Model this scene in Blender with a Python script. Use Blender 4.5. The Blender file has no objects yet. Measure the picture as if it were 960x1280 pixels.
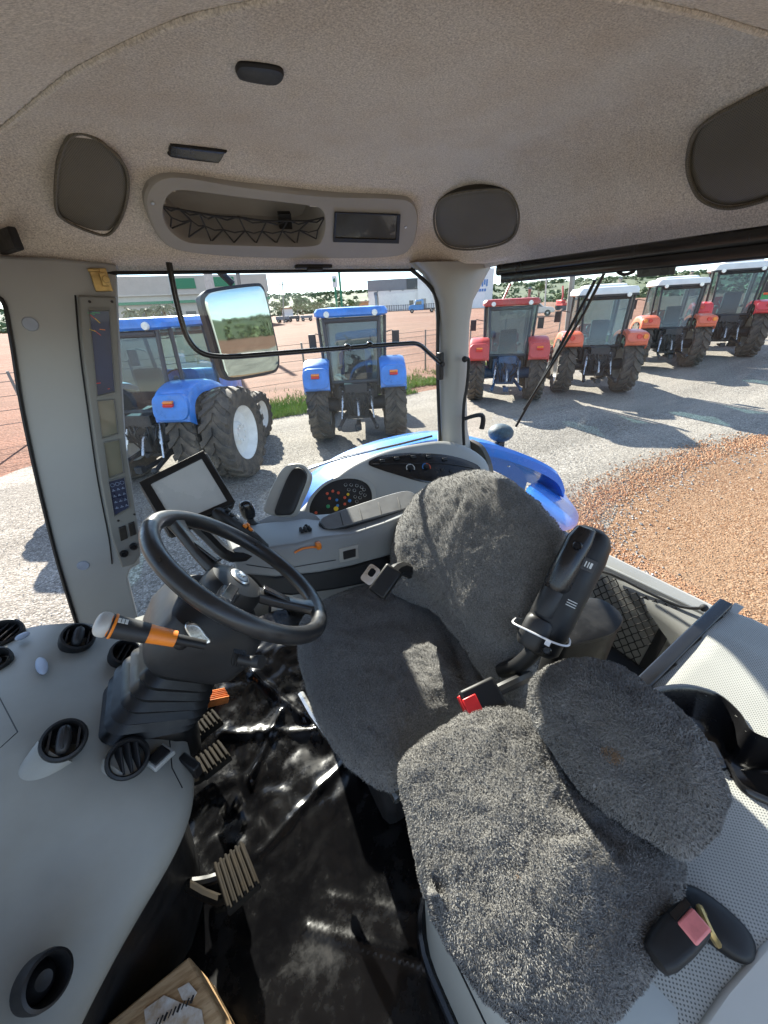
import bpy, bmesh, math, random
import numpy as np
from mathutils import Vector as V, Matrix
random.seed(11)
rng = np.random.default_rng(5)
COL = bpy.context.scene.collection
SC = bpy.context.scene
G = -2.8                       # ground height below the eye (eye is the origin; +Y = right-hand side of our tractor, -X = its front)

# ---------------------------------------------------------------- camera
F_PX = 481.0
PITCH, YAW, ROLL = math.radians(28.2), math.radians(27.5), math.radians(-3.0)
_fh = V((math.sin(YAW), math.cos(YAW), 0)); _rt = V((math.cos(YAW), -math.sin(YAW), 0)); _z = V((0, 0, 1))
FWD = _fh * math.cos(PITCH) - _z * math.sin(PITCH)
_u0 = _fh * math.sin(PITCH) + _z * math.cos(PITCH)
RT = _rt * math.cos(ROLL) + _u0 * math.sin(ROLL)
UP = _u0 * math.cos(ROLL) - _rt * math.sin(ROLL)
cam_d = bpy.data.cameras.new('camera'); cam = bpy.data.objects.new('camera', cam_d); COL.objects.link(cam)
cam.matrix_world = Matrix(((RT.x, UP.x, -FWD.x, 0), (RT.y, UP.y, -FWD.y, 0), (RT.z, UP.z, -FWD.z, 0), (0, 0, 0, 1)))
cam_d.sensor_fit = 'VERTICAL'; cam_d.sensor_height = 36.0; cam_d.lens = F_PX / 1280 * 36
cam_d.clip_start = 0.02; cam_d.clip_end = 3000
SC.camera = cam

# survey helpers: the sight line of a photo point, met with a real plane
def ray(u, v): return FWD * F_PX + RT * (u - 480) - UP * (v - 640)
def atZ(u, v, z): d = ray(u, v); return d * (z / d.z)
def atY(u, v, y): d = ray(u, v); return d * (y / d.y)
def atX(u, v, x): d = ray(u, v); return d * (x / d.x)
def atD(u, v, t): return ray(u, v) * (t / F_PX)
def plane(p, n):
    p, n = V(p), V(n).normalized()
    def f(u, v, off=0.0):
        d = ray(u, v); return d * ((p.dot(n) + off) / d.dot(n))
    f.p, f.n = p, n
    return f
def ground(u, v): return atZ(u, v, G)

# ---------------------------------------------------------------- node materials
def nn(nt, typ, **kw):
    n = nt.nodes.new(typ)
    for k, v in kw.items():
        if k.startswith('i_'):
            key = k[2:]
            n.inputs[int(key) if key.isdigit() else key.replace('_', ' ')].default_value = v
        else: setattr(n, k, v)
    return n
def newmat(name):
    m = bpy.data.materials.new(name); m.use_nodes = True
    nt = m.node_tree; b = nt.nodes['Principled BSDF']
    return m, nt, b
def c4(c): return (c[0], c[1], c[2], 1)
def ramp(nt, stops, fac):
    r = nt.nodes.new('ShaderNodeValToRGB'); e = r.color_ramp.elements
    while len(e) < len(stops): e.new(0.5)
    for k, (p, c) in enumerate(stops): e[k].position = p; e[k].color = c4(c)
    nt.links.new(fac, r.inputs[0]); return r.outputs[0]
def M(name, col, rough=.5, metal=0., nscale=25., namt=.12, col2=None, bscale=0., bstr=0., bdist=.002, coat=0., spec=.5, rvar=.1, detail=5):
    m, nt, b = newmat(name); L = nt.links.new
    tc = nn(nt, 'ShaderNodeTexCoord')
    no = nn(nt, 'ShaderNodeTexNoise', i_Scale=nscale, i_Detail=detail, i_Roughness=.6); L(tc.outputs['Object'], no.inputs['Vector'])
    hi = col2 if col2 else tuple(min(1, x * (1 + namt)) for x in col)
    lo = col if col2 else tuple(x * (1 - namt) for x in col)
    L(ramp(nt, [(.32, lo), (.68, hi)], no.outputs[0]), b.inputs['Base Color'])
    mr = nn(nt, 'ShaderNodeMapRange', i_1=.3, i_2=.7, i_3=max(.02, rough - rvar), i_4=min(1, rough + rvar)); L(no.outputs[0], mr.inputs[0]); L(mr.outputs[0], b.inputs['Roughness'])
    b.inputs['Metallic'].default_value = metal; b.inputs['Coat Weight'].default_value = coat; b.inputs['Specular IOR Level'].default_value = spec
    if bstr > 0:
        n2 = nn(nt, 'ShaderNodeTexNoise', i_Scale=bscale, i_Detail=3.); L(tc.outputs['Object'], n2.inputs['Vector'])
        bp = nn(nt, 'ShaderNodeBump', i_Strength=bstr, i_Distance=bdist); L(n2.outputs[0], bp.inputs['Height']); L(bp.outputs[0], b.inputs['Normal'])
    return m
def glass(name, tint=(.9, .95, .94), gloss=.06, dirt=.0, dirtcol=(.7, .68, .62)):
    m, nt, b = newmat(name); L = nt.links.new
    nt.nodes.remove(b); out = nt.nodes['Material Output']
    tr = nn(nt, 'ShaderNodeBsdfTransparent', i_Color=c4(tint)); gl = nn(nt, 'ShaderNodeBsdfGlossy', i_Roughness=.02)
    lw = nn(nt, 'ShaderNodeLayerWeight', i_Blend=.5); p5 = nn(nt, 'ShaderNodeMath', operation='POWER', i_1=4.5); L(lw.outputs['Facing'], p5.inputs[0])
    mx = nn(nt, 'ShaderNodeMixShader'); mm = nn(nt, 'ShaderNodeMath', operation='MULTIPLY_ADD', i_1=.6, i_2=gloss * .6); mm.use_clamp = True
    L(p5.outputs[0], mm.inputs[0]); L(mm.outputs[0], mx.inputs[0]); L(tr.outputs[0], mx.inputs[1]); L(gl.outputs[0], mx.inputs[2])
    last = mx
    if dirt > 0:
        tc = nn(nt, 'ShaderNodeTexCoord'); no = nn(nt, 'ShaderNodeTexNoise', i_Scale=2.2, i_Detail=8., i_Roughness=.65); L(tc.outputs['Object'], no.inputs['Vector'])
        mr = nn(nt, 'ShaderNodeMapRange', i_1=.42, i_2=.75, i_3=dirt * .25, i_4=dirt); L(no.outputs[0], mr.inputs[0])
        df = nn(nt, 'ShaderNodeBsdfDiffuse', i_Color=c4(dirtcol)); m2 = nn(nt, 'ShaderNodeMixShader')
        L(mr.outputs[0], m2.inputs[0]); L(mx.outputs[0], m2.inputs[1]); L(df.outputs[0], m2.inputs[2]); last = m2
    L(last.outputs[0], out.inputs['Surface'])
    return m
def gravel_mat(name, stones, scale, dust, big=.35, tracks=.2, rough=.9):
    m, nt, b = newmat(name); L = nt.links.new
    tc = nn(nt, 'ShaderNodeTexCoord')
    vo = nn(nt, 'ShaderNodeTexVoronoi', i_Scale=scale); L(tc.outputs['Object'], vo.inputs['Vector'])
    v2 = nn(nt, 'ShaderNodeTexVoronoi', i_Scale=scale * .43); L(tc.outputs['Object'], v2.inputs['Vector'])
    sp = nn(nt, 'ShaderNodeSeparateColor'); L(vo.outputs['Color'], sp.inputs[0])
    stn = ramp(nt, [(k / (len(stones) - 1), c) for k, c in enumerate(stones)], sp.outputs[0])
    no = nn(nt, 'ShaderNodeTexNoise', i_Scale=big, i_Detail=9., i_Roughness=.62); L(tc.outputs['Object'], no.inputs['Vector'])
    mr = nn(nt, 'ShaderNodeMapRange', i_1=.4, i_2=.66, i_3=0., i_4=.75); L(no.outputs[0], mr.inputs[0])
    mx = nn(nt, 'ShaderNodeMix', data_type='RGBA'); L(mr.outputs[0], mx.inputs[0]); L(stn, mx.inputs[6]); mx.inputs[7].default_value = c4(dust)
    # traffic lanes: long faint bands of packed, paler dust
    mpt = nn(nt, 'ShaderNodeMapping'); mpt.inputs['Rotation'].default_value = (0, 0, .42); mpt.inputs['Scale'].default_value = (.10, .95, 1); L(tc.outputs['Object'], mpt.inputs[0])
    ntk = nn(nt, 'ShaderNodeTexNoise', i_Scale=1., i_Detail=4., i_Roughness=.55); L(mpt.outputs[0], ntk.inputs['Vector'])
    mtk = nn(nt, 'ShaderNodeMapRange', i_1=.35, i_2=.68, i_3=1 - tracks, i_4=1 + tracks); L(ntk.outputs[0], mtk.inputs[0])
    mxt = nn(nt, 'ShaderNodeMix', data_type='RGBA', blend_type='MULTIPLY'); mxt.inputs[0].default_value = 1.; L(mx.outputs[2], mxt.inputs[6]); L(mtk.outputs[0], mxt.inputs[7]); mx = mxt
    # gaps between the stones
    gp = nn(nt, 'ShaderNodeMapRange', i_1=.0, i_2=.55, i_3=1., i_4=.55); L(vo.outputs['Distance'], gp.inputs[0])
    m3 = nn(nt, 'ShaderNodeMix', data_type='RGBA', blend_type='MULTIPLY'); m3.inputs[0].default_value = 1.
    L(mx.outputs[2], m3.inputs[6]); L(gp.outputs[0], m3.inputs[7])
    L(m3.outputs[2], b.inputs['Base Color']); b.inputs['Roughness'].default_value = rough; b.inputs['Specular IOR Level'].default_value = .12
    ad = nn(nt, 'ShaderNodeMath', operation='MULTIPLY_ADD', i_1=.6); L(v2.outputs['Distance'], ad.inputs[0]); L(vo.outputs['Distance'], ad.inputs[2])
    bp = nn(nt, 'ShaderNodeBump', i_Strength=.7, i_Distance=.5 / scale); bp.invert = True; L(ad.outputs[0], bp.inputs['Height']); L(bp.outputs[0], b.inputs['Normal'])
    return m
def felt_mat(name, c1, c2, scale=420., stain=None):
    m, nt, b = newmat(name); L = nt.links.new
    tc = nn(nt, 'ShaderNodeTexCoord')
    n1 = nn(nt, 'ShaderNodeTexNoise', i_Scale=scale, i_Detail=2., i_Roughness=.7); L(tc.outputs['Object'], n1.inputs['Vector'])
    n2 = nn(nt, 'ShaderNodeTexNoise', i_Scale=3.2, i_Detail=6., i_Roughness=.6); L(tc.outputs['Object'], n2.inputs['Vector'])
    base = ramp(nt, [(.28, c1), (.72, c2)], n1.outputs[0])
    mx = nn(nt, 'ShaderNodeMix', data_type='RGBA', blend_type='MULTIPLY')
    st = ramp(nt, [(.45, (1, 1, 1)), (.7, stain or (.8, .76, .7))], n2.outputs[0])
    mx.inputs[0].default_value = .8; L(base, mx.inputs[6]); L(st, mx.inputs[7]); L(mx.outputs[2], b.inputs['Base Color'])
    b.inputs['Roughness'].default_value = .95; b.inputs['Specular IOR Level'].default_value = .1
    b.inputs['Sheen Weight'].default_value = .25; b.inputs['Sheen Roughness'].default_value = .5
    bp = nn(nt, 'ShaderNodeBump', i_Strength=.6, i_Distance=.0025); L(n1.outputs[0], bp.inputs['Height']); L(bp.outputs[0], b.inputs['Normal'])
    return m
def perf_mat(name, col, pitch=.0042, hole=(.1, .1, .095)):
    m, nt, b = newmat(name); L = nt.links.new
    tc = nn(nt, 'ShaderNodeTexCoord')
    mp = nn(nt, 'ShaderNodeMapping'); s = 1 / pitch; mp.inputs['Scale'].default_value = (s, s, 0); mp.inputs['Rotation'].default_value = (0, 0, .785); L(tc.outputs['Object'], mp.inputs[0])
    fr = nn(nt, 'ShaderNodeVectorMath', operation='FRACTION'); L(mp.outputs[0], fr.inputs[0])
    sb = nn(nt, 'ShaderNodeVectorMath', operation='SUBTRACT'); sb.inputs[1].default_value = (.5, .5, 0); L(fr.outputs[0], sb.inputs[0])
    ln = nn(nt, 'ShaderNodeVectorMath', operation='LENGTH'); L(sb.outputs[0], ln.inputs[0])
    no = nn(nt, 'ShaderNodeTexNoise', i_Scale=5., i_Detail=6.); L(tc.outputs['Object'], no.inputs['Vector'])
    dirt = ramp(nt, [(.35, tuple(x * .8 for x in col)), (.65, col)], no.outputs[0])
    mr = nn(nt, 'ShaderNodeMapRange', i_1=.2, i_2=.3, i_3=1., i_4=0.); L(ln.outputs[1], mr.inputs[0])
    mx = nn(nt, 'ShaderNodeMix', data_type='RGBA'); L(mr.outputs[0], mx.inputs[0]); L(dirt, mx.inputs[6]); mx.inputs[7].default_value = c4(hole)
    L(mx.outputs[2], b.inputs['Base Color']); b.inputs['Roughness'].default_value = .55
    bp = nn(nt, 'ShaderNodeBump', i_Strength=.5, i_Distance=.001); bp.invert = True; L(mr.outputs[0], bp.inputs['Height']); L(bp.outputs[0], b.inputs['Normal'])
    return m
def emit_mat(name, col, s):
    m, nt, b = newmat(name); b.inputs['Base Color'].default_value = c4(col); b.inputs['Emission Color'].default_value = c4(col); b.inputs['Emission Strength'].default_value = s
    return m

# ---------------------------------------------------------------- objects
ORG = {}
def tag(o, label=None, cat=None, group=None, kind=None):
    if label: o['label'] = label
    if cat: o['category'] = cat
    if group: o['group'] = group
    if kind: o['kind'] = kind
    return o
def thing(name, label, cat, loc=(0, 0, 0), group=None):
    o = bpy.data.objects.new(name, None); COL.objects.link(o); o.empty_display_size = .1
    o.location = loc; ORG[o.name] = V(loc)
    return tag(o, label, cat, group)
def children(o): return list(o.children)
def copy_tree(o, parent=None):
    c = o.copy(); COL.objects.link(c)
    if parent: c.parent = parent
    for ch in children(o): copy_tree(ch, c)
    return c
def frame_of(n, up=(0, 0, 1)):
    n = V(n).normalized(); u = V(up)
    if abs(n.dot(u.normalized())) > .97: u = V((1, 0, 0))
    x = u.cross(n).normalized(); y = n.cross(x).normalized()
    return x, y, n
def catmull(pts, k=6, closed=False):
    pts = [V(p) for p in pts]; n = len(pts); out = []
    rngk = range(n) if closed else range(n - 1)
    for i in rngk:
        if closed: p0, p1, p2, p3 = pts[i - 1], pts[i], pts[(i + 1) % n], pts[(i + 2) % n]
        else: p0, p1, p2, p3 = pts[max(i - 1, 0)], pts[i], pts[i + 1], pts[min(i + 2, n - 1)]
        for j in range(k):
            t = j / k
            out.append(.5 * ((2 * p1) + (p2 - p0) * t + (2 * p0 - 5 * p1 + 4 * p2 - p3) * t * t + (3 * p1 - p0 - 3 * p2 + p3) * t ** 3))
    if not closed: out.append(pts[-1])
    return out
def rrect(cx, cy, w, h, r, k=5):
    out = []
    for (sx, sy, a0) in ((1, 1, 0), (-1, 1, 90), (-1, -1, 180), (1, -1, 270)):
        for j in range(k + 1):
            a = math.radians(a0 + 90 * j / k)
            out.append((cx + sx * (w / 2 - r) + r * math.cos(a), cy + sy * (h / 2 - r) + r * math.sin(a)))
    return out

class MB:
    def __init__(s): s.v, s.f, s.mi, s.cur = [], [], [], 0
    def add(s, vs, fs, m=None):
        b = len(s.v); s.v += [tuple(p) for p in vs]; s.f += [tuple(i + b for i in f) for f in fs]
        s.mi += [s.cur if m is None else m] * len(fs); return s
    def box(s, c, d, rot=None, m=None):
        c = V(c); R = rot or Matrix.Identity(3)
        vs = [c + R @ V((d[0] / 2 * x, d[1] / 2 * y, d[2] / 2 * z)) for x in (-1, 1) for y in (-1, 1) for z in (-1, 1)]
        return s.add(vs, [(0, 1, 3, 2), (4, 6, 7, 5), (0, 4, 5, 1), (2, 3, 7, 6), (0, 2, 6, 4), (1, 5, 7, 3)], m)
    def loft(s, rings, caps=(True, True), closed=True, m=None):
        n = len(rings[0]); vs = [p for r in rings for p in r]; fs = []
        for i in range(len(rings) - 1):
            for j in range(n if closed else n - 1):
                a, b2 = i * n + j, i * n + (j + 1) % n
                fs.append((a, b2, b2 + n, a + n))
        if caps[0]: fs.append(tuple(range(n))[::-1])
        if caps[1]: fs.append(tuple((len(rings) - 1) * n + j for j in range(n)))
        return s.add(vs, fs, m)
    def cyl(s, p0, p1, r0, r1=None, n=16, m=None, caps=(True, True)):
        p0, p1 = V(p0), V(p1); x, y, z = frame_of(p1 - p0); r1 = r0 if r1 is None else r1
        rg = [[p + (x * math.cos(2 * math.pi * k / n) + y * math.sin(2 * math.pi * k / n)) * r for k in range(n)] for p, r in ((p0, r0), (p1, r1))]
        return s.loft(rg, caps, True, m)
    def tube(s, pts, r, n=8, closed=False, smooth=0, m=None, caps=(True, True)):
        pts = catmull(pts, smooth, closed) if smooth else [V(p) for p in pts]
        N = len(pts); rg = []; x = None
        for i, p in enumerate(pts):
            a = pts[i - 1] if (i > 0 or closed) else p; b = pts[(i + 1) % N] if (i < N - 1 or closed) else p
            t = (b - a).normalized()
            if x is None: x, y, _ = frame_of(t)
            x = (x - t * x.dot(t)).normalized(); y = t.cross(x)
            rr = r if not isinstance(r, (list, tuple)) else r[0] + (r[-1] - r[0]) * i / max(1, N - 1) if len(r) == 2 else r[min(i, len(r) - 1)]
            rg.append([p + (x * math.cos(2 * math.pi * k / n) + y * math.sin(2 * math.pi * k / n)) * rr for k in range(n)])
        if closed: rg.append(rg[0]); caps = (False, False)
        return s.loft(rg, caps, True, m)
    def lathe(s, prof, o, axis, n=32, m=None, caps=(True, True)):
        o = V(o); x, y, z = frame_of(axis)
        rg = [[o + z * h + (x * math.cos(2 * math.pi * k / n) + y * math.sin(2 * math.pi * k / n)) * r for k in range(n)] for r, h in prof]
        return s.loft(rg, caps, True, m)
    def prism(s, out, off, m=None):
        off = V(off); a = [V(p) for p in out]; b = [p + off for p in a]; return s.loft([a, b], (True, True), True, m)
    def ell(s, c, rx, ry=None, rz=None, axes=None, nu=16, nv=10, p=1.0, m=None):
        c = V(c); ry = rx if ry is None else ry; rz = rx if rz is None else rz
        X, Y, Z = [V(a).normalized() for a in axes] if axes else (V((1, 0, 0)), V((0, 1, 0)), V((0, 0, 1)))
        sp = lambda q: math.copysign(abs(q) ** p, q)
        rg = []
        for i in range(nv + 1):
            ph = -math.pi / 2 + math.pi * i / nv; cz = max(1e-4, math.cos(ph))
            rg.append([c + X * (rx * cz ** p * sp(math.cos(2 * math.pi * k / nu))) + Y * (ry * cz ** p * sp(math.sin(2 * math.pi * k / nu))) + Z * (rz * sp(math.sin(ph))) for k in range(nu)])
        return s.loft(rg, (True, True), True, m)
    def grid(s, rows, m=None):
        return s.loft(rows, (False, False), False, m)
    def inflate(s, outline, n, top, bot=0., rings=12, pw=2.2, k=5, m=None, center=None, smooth=True, bulge=None):
        n = V(n).normalized(); o = catmull(outline, k, True) if smooth else [V(p) for p in outline]
        c = V(center) if center else sum(o, V((0, 0, 0))) / len(o)
        rg = []
        def ring(q, h): return [c + (p - c) * q + n * h for p in o]
        hs = lambda q: (1 - q ** pw) ** (1 / pw)
        if bot > 0:
            for i in range(rings): q = math.sin(math.pi / 2 * (i + .02) / rings); rg.append(ring(q, -bot * hs(q)))
        else: rg.append(ring(.01, 0))
        rg.append(ring(1, 0))
        for i in range(rings - 1, -1, -1): q = math.sin(math.pi / 2 * (i + .02) / rings); rg.append(ring(q, top * hs(q)))
        return s.loft(rg, (True, True), True, m)
    def build(s, name, mats, parent=None, smooth=True, ang=38, bev=0., bseg=2, sub=0, disp=None, label=None):
        o0 = V((0, 0, 0))
        if parent: o0 = ORG[parent.name]
        me = bpy.data.meshes.new(name); me.from_pydata([tuple(V(p) - o0) for p in s.v] if o0.length else s.v, [], s.f)
        if not isinstance(mats, (list, tuple)): mats = [mats]
        for q in mats: me.materials.append(q)
        me.polygons.foreach_set('material_index', s.mi)
        bm = bmesh.new(); bm.from_mesh(me); bmesh.ops.remove_doubles(bm, verts=bm.verts, dist=1e-5); bmesh.ops.recalc_face_normals(bm, faces=bm.faces); bm.to_mesh(me); bm.free()
        if smooth:
            me.polygons.foreach_set('use_smooth', [True] * len(me.polygons))
            if ang < 180: me.set_sharp_from_angle(angle=math.radians(ang))
        me.update()
        o = bpy.data.objects.new(name, me); COL.objects.link(o)
        if parent: o.parent = parent
        ORG[o.name] = o0
        if label: o['label'] = label
        if bev > 0:
            b = o.modifiers.new('bevel', 'BEVEL'); b.width = bev; b.segments = bseg; b.limit_method = 'ANGLE'; b.angle_limit = math.radians(35); b.harden_normals = False
        if sub > 0:
            q = o.modifiers.new('sub', 'SUBSURF'); q.levels = sub; q.render_levels = sub
        return o

def plate(pl, px, thick, name, mats, parent, bev=.0015, smooth=0, off=0., **kw):
    """a solid slab whose front face has the surveyed outline on plane pl, thickness going back along -n (towards far side)"""
    pts = [pl(u, v, off) for u, v in px]
    if smooth: pts = catmull(pts, smooth, True)
    mb = MB(); mb.prism(pts, pl.n * -thick)
    return mb.build(name, mats, parent, bev=bev, **kw)
def fuzz(o, count, length, width, seed=1, mi=0, curl=.6, droop=(0, 0, -.3)):
    """short pile fibres growing out of a cover's own surface, added to the same mesh"""
    me = o.data; r = np.random.default_rng(seed)
    me.calc_loop_triangles(); nt_ = len(me.loop_triangles)
    tv = np.empty(nt_ * 3, np.int32); me.loop_triangles.foreach_get('vertices', tv); tv = tv.reshape(-1, 3)
    co = np.empty(len(me.vertices) * 3, np.float32); me.vertices.foreach_get('co', co); co = co.reshape(-1, 3)
    A, B, Cc = co[tv[:, 0]], co[tv[:, 1]], co[tv[:, 2]]
    cr = np.cross(B - A, Cc - A); ar = np.linalg.norm(cr, axis=1) + 1e-12
    idx = r.choice(nt_, count, p=ar / ar.sum()); nrm = cr[idx] / ar[idx][:, None]
    u, v = r.random(count), r.random(count); fl = u + v > 1; u[fl], v[fl] = 1 - u[fl], 1 - v[fl]
    P = A[idx] + (B - A)[idx] * u[:, None] + (Cc - A)[idx] * v[:, None]
    t = r.normal(size=(count, 3)); t -= nrm * (t * nrm).sum(1)[:, None]; t /= np.linalg.norm(t, axis=1)[:, None] + 1e-9
    bdir = np.cross(nrm, t); ln = length * (.5 + r.random(count))[:, None]
    w = width * (.6 + .8 * r.random(count))[:, None]
    mid = P + nrm * ln * .55 + t * ln * curl * .45; tip = P + nrm * ln * .75 + (t + np.array(droop)) * ln * curl
    verts = np.stack([P - bdir * w / 2, P + bdir * w / 2, mid + bdir * w / 2, mid - bdir * w / 2, tip], 1).reshape(-1, 3)
    n0 = len(me.vertices); base = n0 + 5 * np.arange(count)
    old = [tuple(p.vertices) for p in me.polygons]; oldm = [p.material_index for p in me.polygons]
    faces = old + [f for b in base.tolist() for f in ((b, b + 1, b + 2, b + 3), (b + 3, b + 2, b + 4))]
    m2 = bpy.data.meshes.new(me.name); m2.from_pydata(np.concatenate([co, verts]).tolist(), [], faces)
    for q in me.materials: m2.materials.append(q)
    m2.polygons.foreach_set('material_index', oldm + [mi] * (2 * count))
    m2.polygons.foreach_set('use_smooth', [True] * len(m2.polygons))
    o.data = m2
def displace(o, fn):
    for v in o.data.vertices: v.co = fn(v.co.copy(), v.normal.copy())
from mathutils import noise as _ns
def wob(p, s, seed=0.): return _ns.noise(V((p.x * s + seed, p.y * s - seed, p.z * s + 2 * seed)))
# ---------------------------------------------------------------- light
SUN_AZ, SUN_EL = math.radians(7), math.radians(28)
sd = V((math.sin(SUN_AZ) * math.cos(SUN_EL), math.cos(SUN_AZ) * math.cos(SUN_EL), math.sin(SUN_EL)))
ld = bpy.data.lights.new('sun', 'SUN'); ld.energy = 3.9; ld.angle = math.radians(.5); ld.color = (1, .93, .82)
lo = bpy.data.objects.new('sun', ld); COL.objects.link(lo); lo.rotation_euler = sd.to_track_quat('Z', 'Y').to_euler(); lo.location = (0, 0, 30)
w = bpy.data.worlds.new('World'); SC.world = w; w.use_nodes = True; nt = w.node_tree; L = nt.links.new
bg = nt.nodes['Background']; bg.inputs[1].default_value = .085
sky = nn(nt, 'ShaderNodeTexSky', sky_type='NISHITA'); sky.sun_disc = False; sky.sun_elevation = SUN_EL; sky.sun_rotation = SUN_AZ
sky.altitude = 2500; sky.air_density = 1.0; sky.dust_density = .15; sky.ozone_density = 1.6
tc = nn(nt, 'ShaderNodeTexCoord')
mp = nn(nt, 'ShaderNodeMapping'); mp.inputs['Scale'].default_value = (1, 1, 3.6); L(tc.outputs['Generated'], mp.inputs[0])
no = nn(nt, 'ShaderNodeTexNoise', i_Scale=2.1, i_Detail=8., i_Roughness=.58); L(mp.outputs[0], no.inputs['Vector'])
cl = ramp(nt, [(.44, (0, 0, 0)), (.66, (1, 1, 1))], no.outputs[0])
mx = nn(nt, 'ShaderNodeMix', data_type='RGBA'); mm = nn(nt, 'ShaderNodeMath', operation='MULTIPLY', i_1=.85); L(cl, mm.inputs[0])
L(mm.outputs[0], mx.inputs[0]); L(sky.outputs[0], mx.inputs[6]); mx.inputs[7].default_value = (3.4, 3.6, 3.9, 1)
L(mx.outputs[2], bg.inputs[0])
SC.view_settings.view_transform = 'Standard'; SC.view_settings.look = 'None'; SC.view_settings.gamma = 1.0
SC.view_settings.exposure = 2.4
SC.cycles.max_bounces = 10; SC.cycles.diffuse_bounces = 5; SC.cycles.glossy_bounces = 4; SC.cycles.transparent_max_bounces = 16
SC.cycles.caustics_reflective = False; SC.cycles.caustics_refractive = False
try: SC.cycles.use_denoising = True
except Exception: pass

# ---------------------------------------------------------------- ground
earth = gravel_mat('red_earth', [(.22, .10, .06), (.28, .13, .08), (.32, .165, .11), (.26, .125, .085)], 16., (.34, .195, .13), big=.06)
greyg = gravel_mat('grey_gravel', [(.17, .152, .13), (.29, .262, .225), (.375, .34, .295), (.435, .40, .35), (.56, .52, .465)], 40., (.43, .385, .325), big=.3)
redg = gravel_mat('laterite_gravel', [(.16, .075, .037), (.31, .165, .085), (.40, .235, .13), (.52, .36, .24), (.27, .13, .065)], 50., (.38, .235, .14), big=1.3, tracks=.04)
grassm = M('grass_blades', (.13, .22, .035), .7, nscale=1.2, col2=(.24, .33, .07), rvar=.1)
def gz(x, y):
    d = max(0.0, x - 15.0); return G + min(.55, .055 * d)
def sheet(name, out, mat, dz, label=None, n=90, wobble=.35, step=None):
    """a ground sheet with an irregular border"""
    o = catmull([V((x, y, 0)) for x, y in out], 14, True)
    o = [V((p.x + wobble * _ns.noise(p * .9), p.y + wobble * _ns.noise(p * .9 + V((9, 3, 0))), 0)) for p in o]
    bm = bmesh.new(); vs = [bm.verts.new(p) for p in o]; es = [bm.edges.new((vs[i], vs[(i + 1) % len(vs)])) for i in range(len(vs))]
    bmesh.ops.triangle_fill(bm, use_beauty=True, edges=es)
    for xc in (15, 17, 19, 21, 23, 25): bmesh.ops.bisect_plane(bm, geom=bm.verts[:] + bm.edges[:] + bm.faces[:], plane_co=(xc, 0, 0), plane_no=(1, 0, 0))
    for v in bm.verts: v.co.z = gz(v.co.x, 0) + dz
    for f in bm.faces:
        if f.normal.z < 0: f.normal_flip()
    me = bpy.data.meshes.new(name); bm.to_mesh(me); bm.free(); me.materials.append(mat)
    ob = bpy.data.objects.new(name, me); COL.objects.link(ob); ORG[ob.name] = V((0, 0, 0)); tag(ob, label, kind='structure'); return ob
mb = MB(); R = 1500.
xs = [-R, -300, -60, -20, 0, 10] + [15 + k for k in range(11)] + [40, 120, 400, R]
mb.grid([[V((x, y, gz(x, y))) for x in xs] for y in (-R, -100, 0, 20, 60, 300, R)])
tag(mb.build('ground', earth, None, ang=180), kind='structure')
sheet('gravel_lot', [(-26, -10), (-4.0, 10.0), (-2.2, 11.2), (2.2, 11.6), (8, 11.8), (13, 13.6), (24, 16.6), (40, 17), (60, 6), (40, -14), (6, -22)], greyg, .006)
sheet('laterite_gravel', [(3.5, .7), (4.2, 2.3), (5.2, 2.95), (6.8, 3.12), (8.8, 3.1), (10.7, 2.85), (13, 2.0), (13, -3), (9, -6), (4.6, -5), (3.2, -2)], redg, .012, wobble=.45)

# loose stones that break the even surface of the gravel close to the cab
def stones(name, mats, regions, count, seed):
    r = random.Random(seed); mb = MB()
    for _ in range(count):
        x0, x1, y0, y1 = r.choice(regions); x, y = r.uniform(x0, x1), r.uniform(y0, y1); s = r.uniform(.004, .011)
        rot = Matrix.Rotation(r.uniform(0, 6.28), 3, 'Z') @ Matrix.Rotation(r.uniform(-.5, .5), 3, 'X')
        mm_ = r.randrange(len(mats)); o = V((x, y, gz(x, 0) + .012 + s * .4))
        vs = [o + rot @ (V((a, b, c)) * s * r.uniform(.7, 1.25)) for a, b, c in ((1, 0, 0), (-1, 0, 0), (0, 1, 0), (0, -1, 0), (0, 0, .8), (0, 0, -.8))]
        mb.add(vs, [(0, 2, 4), (2, 1, 4), (1, 3, 4), (3, 0, 4), (2, 0, 5), (1, 2, 5), (3, 1, 5), (0, 3, 5)], mm_)
    o = mb.build(name, mats, None, smooth=False); tag(o, kind='stuff'); return o
st = [M('stone_' + n, c, .9) for n, c in (('grey', (.25, .235, .215)), ('pale', (.42, .395, .36)), ('rust', (.34, .16, .075)), ('tan', (.42, .26, .15)))]
tag(stones('laterite_pebbles', st[2:], [(3.6, 8.5, .2, 3.0), (4.2, 9, 2.4, 3.7), (3.2, 4.4, .5, 3.2)], 15000, 3), 'loose rust coloured pebbles strewn over the laterite gravel', 'pebbles')
tag(stones('grey_pebbles', st[:2], [(-3.5, 6, 3.0, 8.5), (3, 9, 3.2, 6.5)], 5000, 4), 'loose pale grey pebbles strewn over the parking gravel', 'pebbles')

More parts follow.
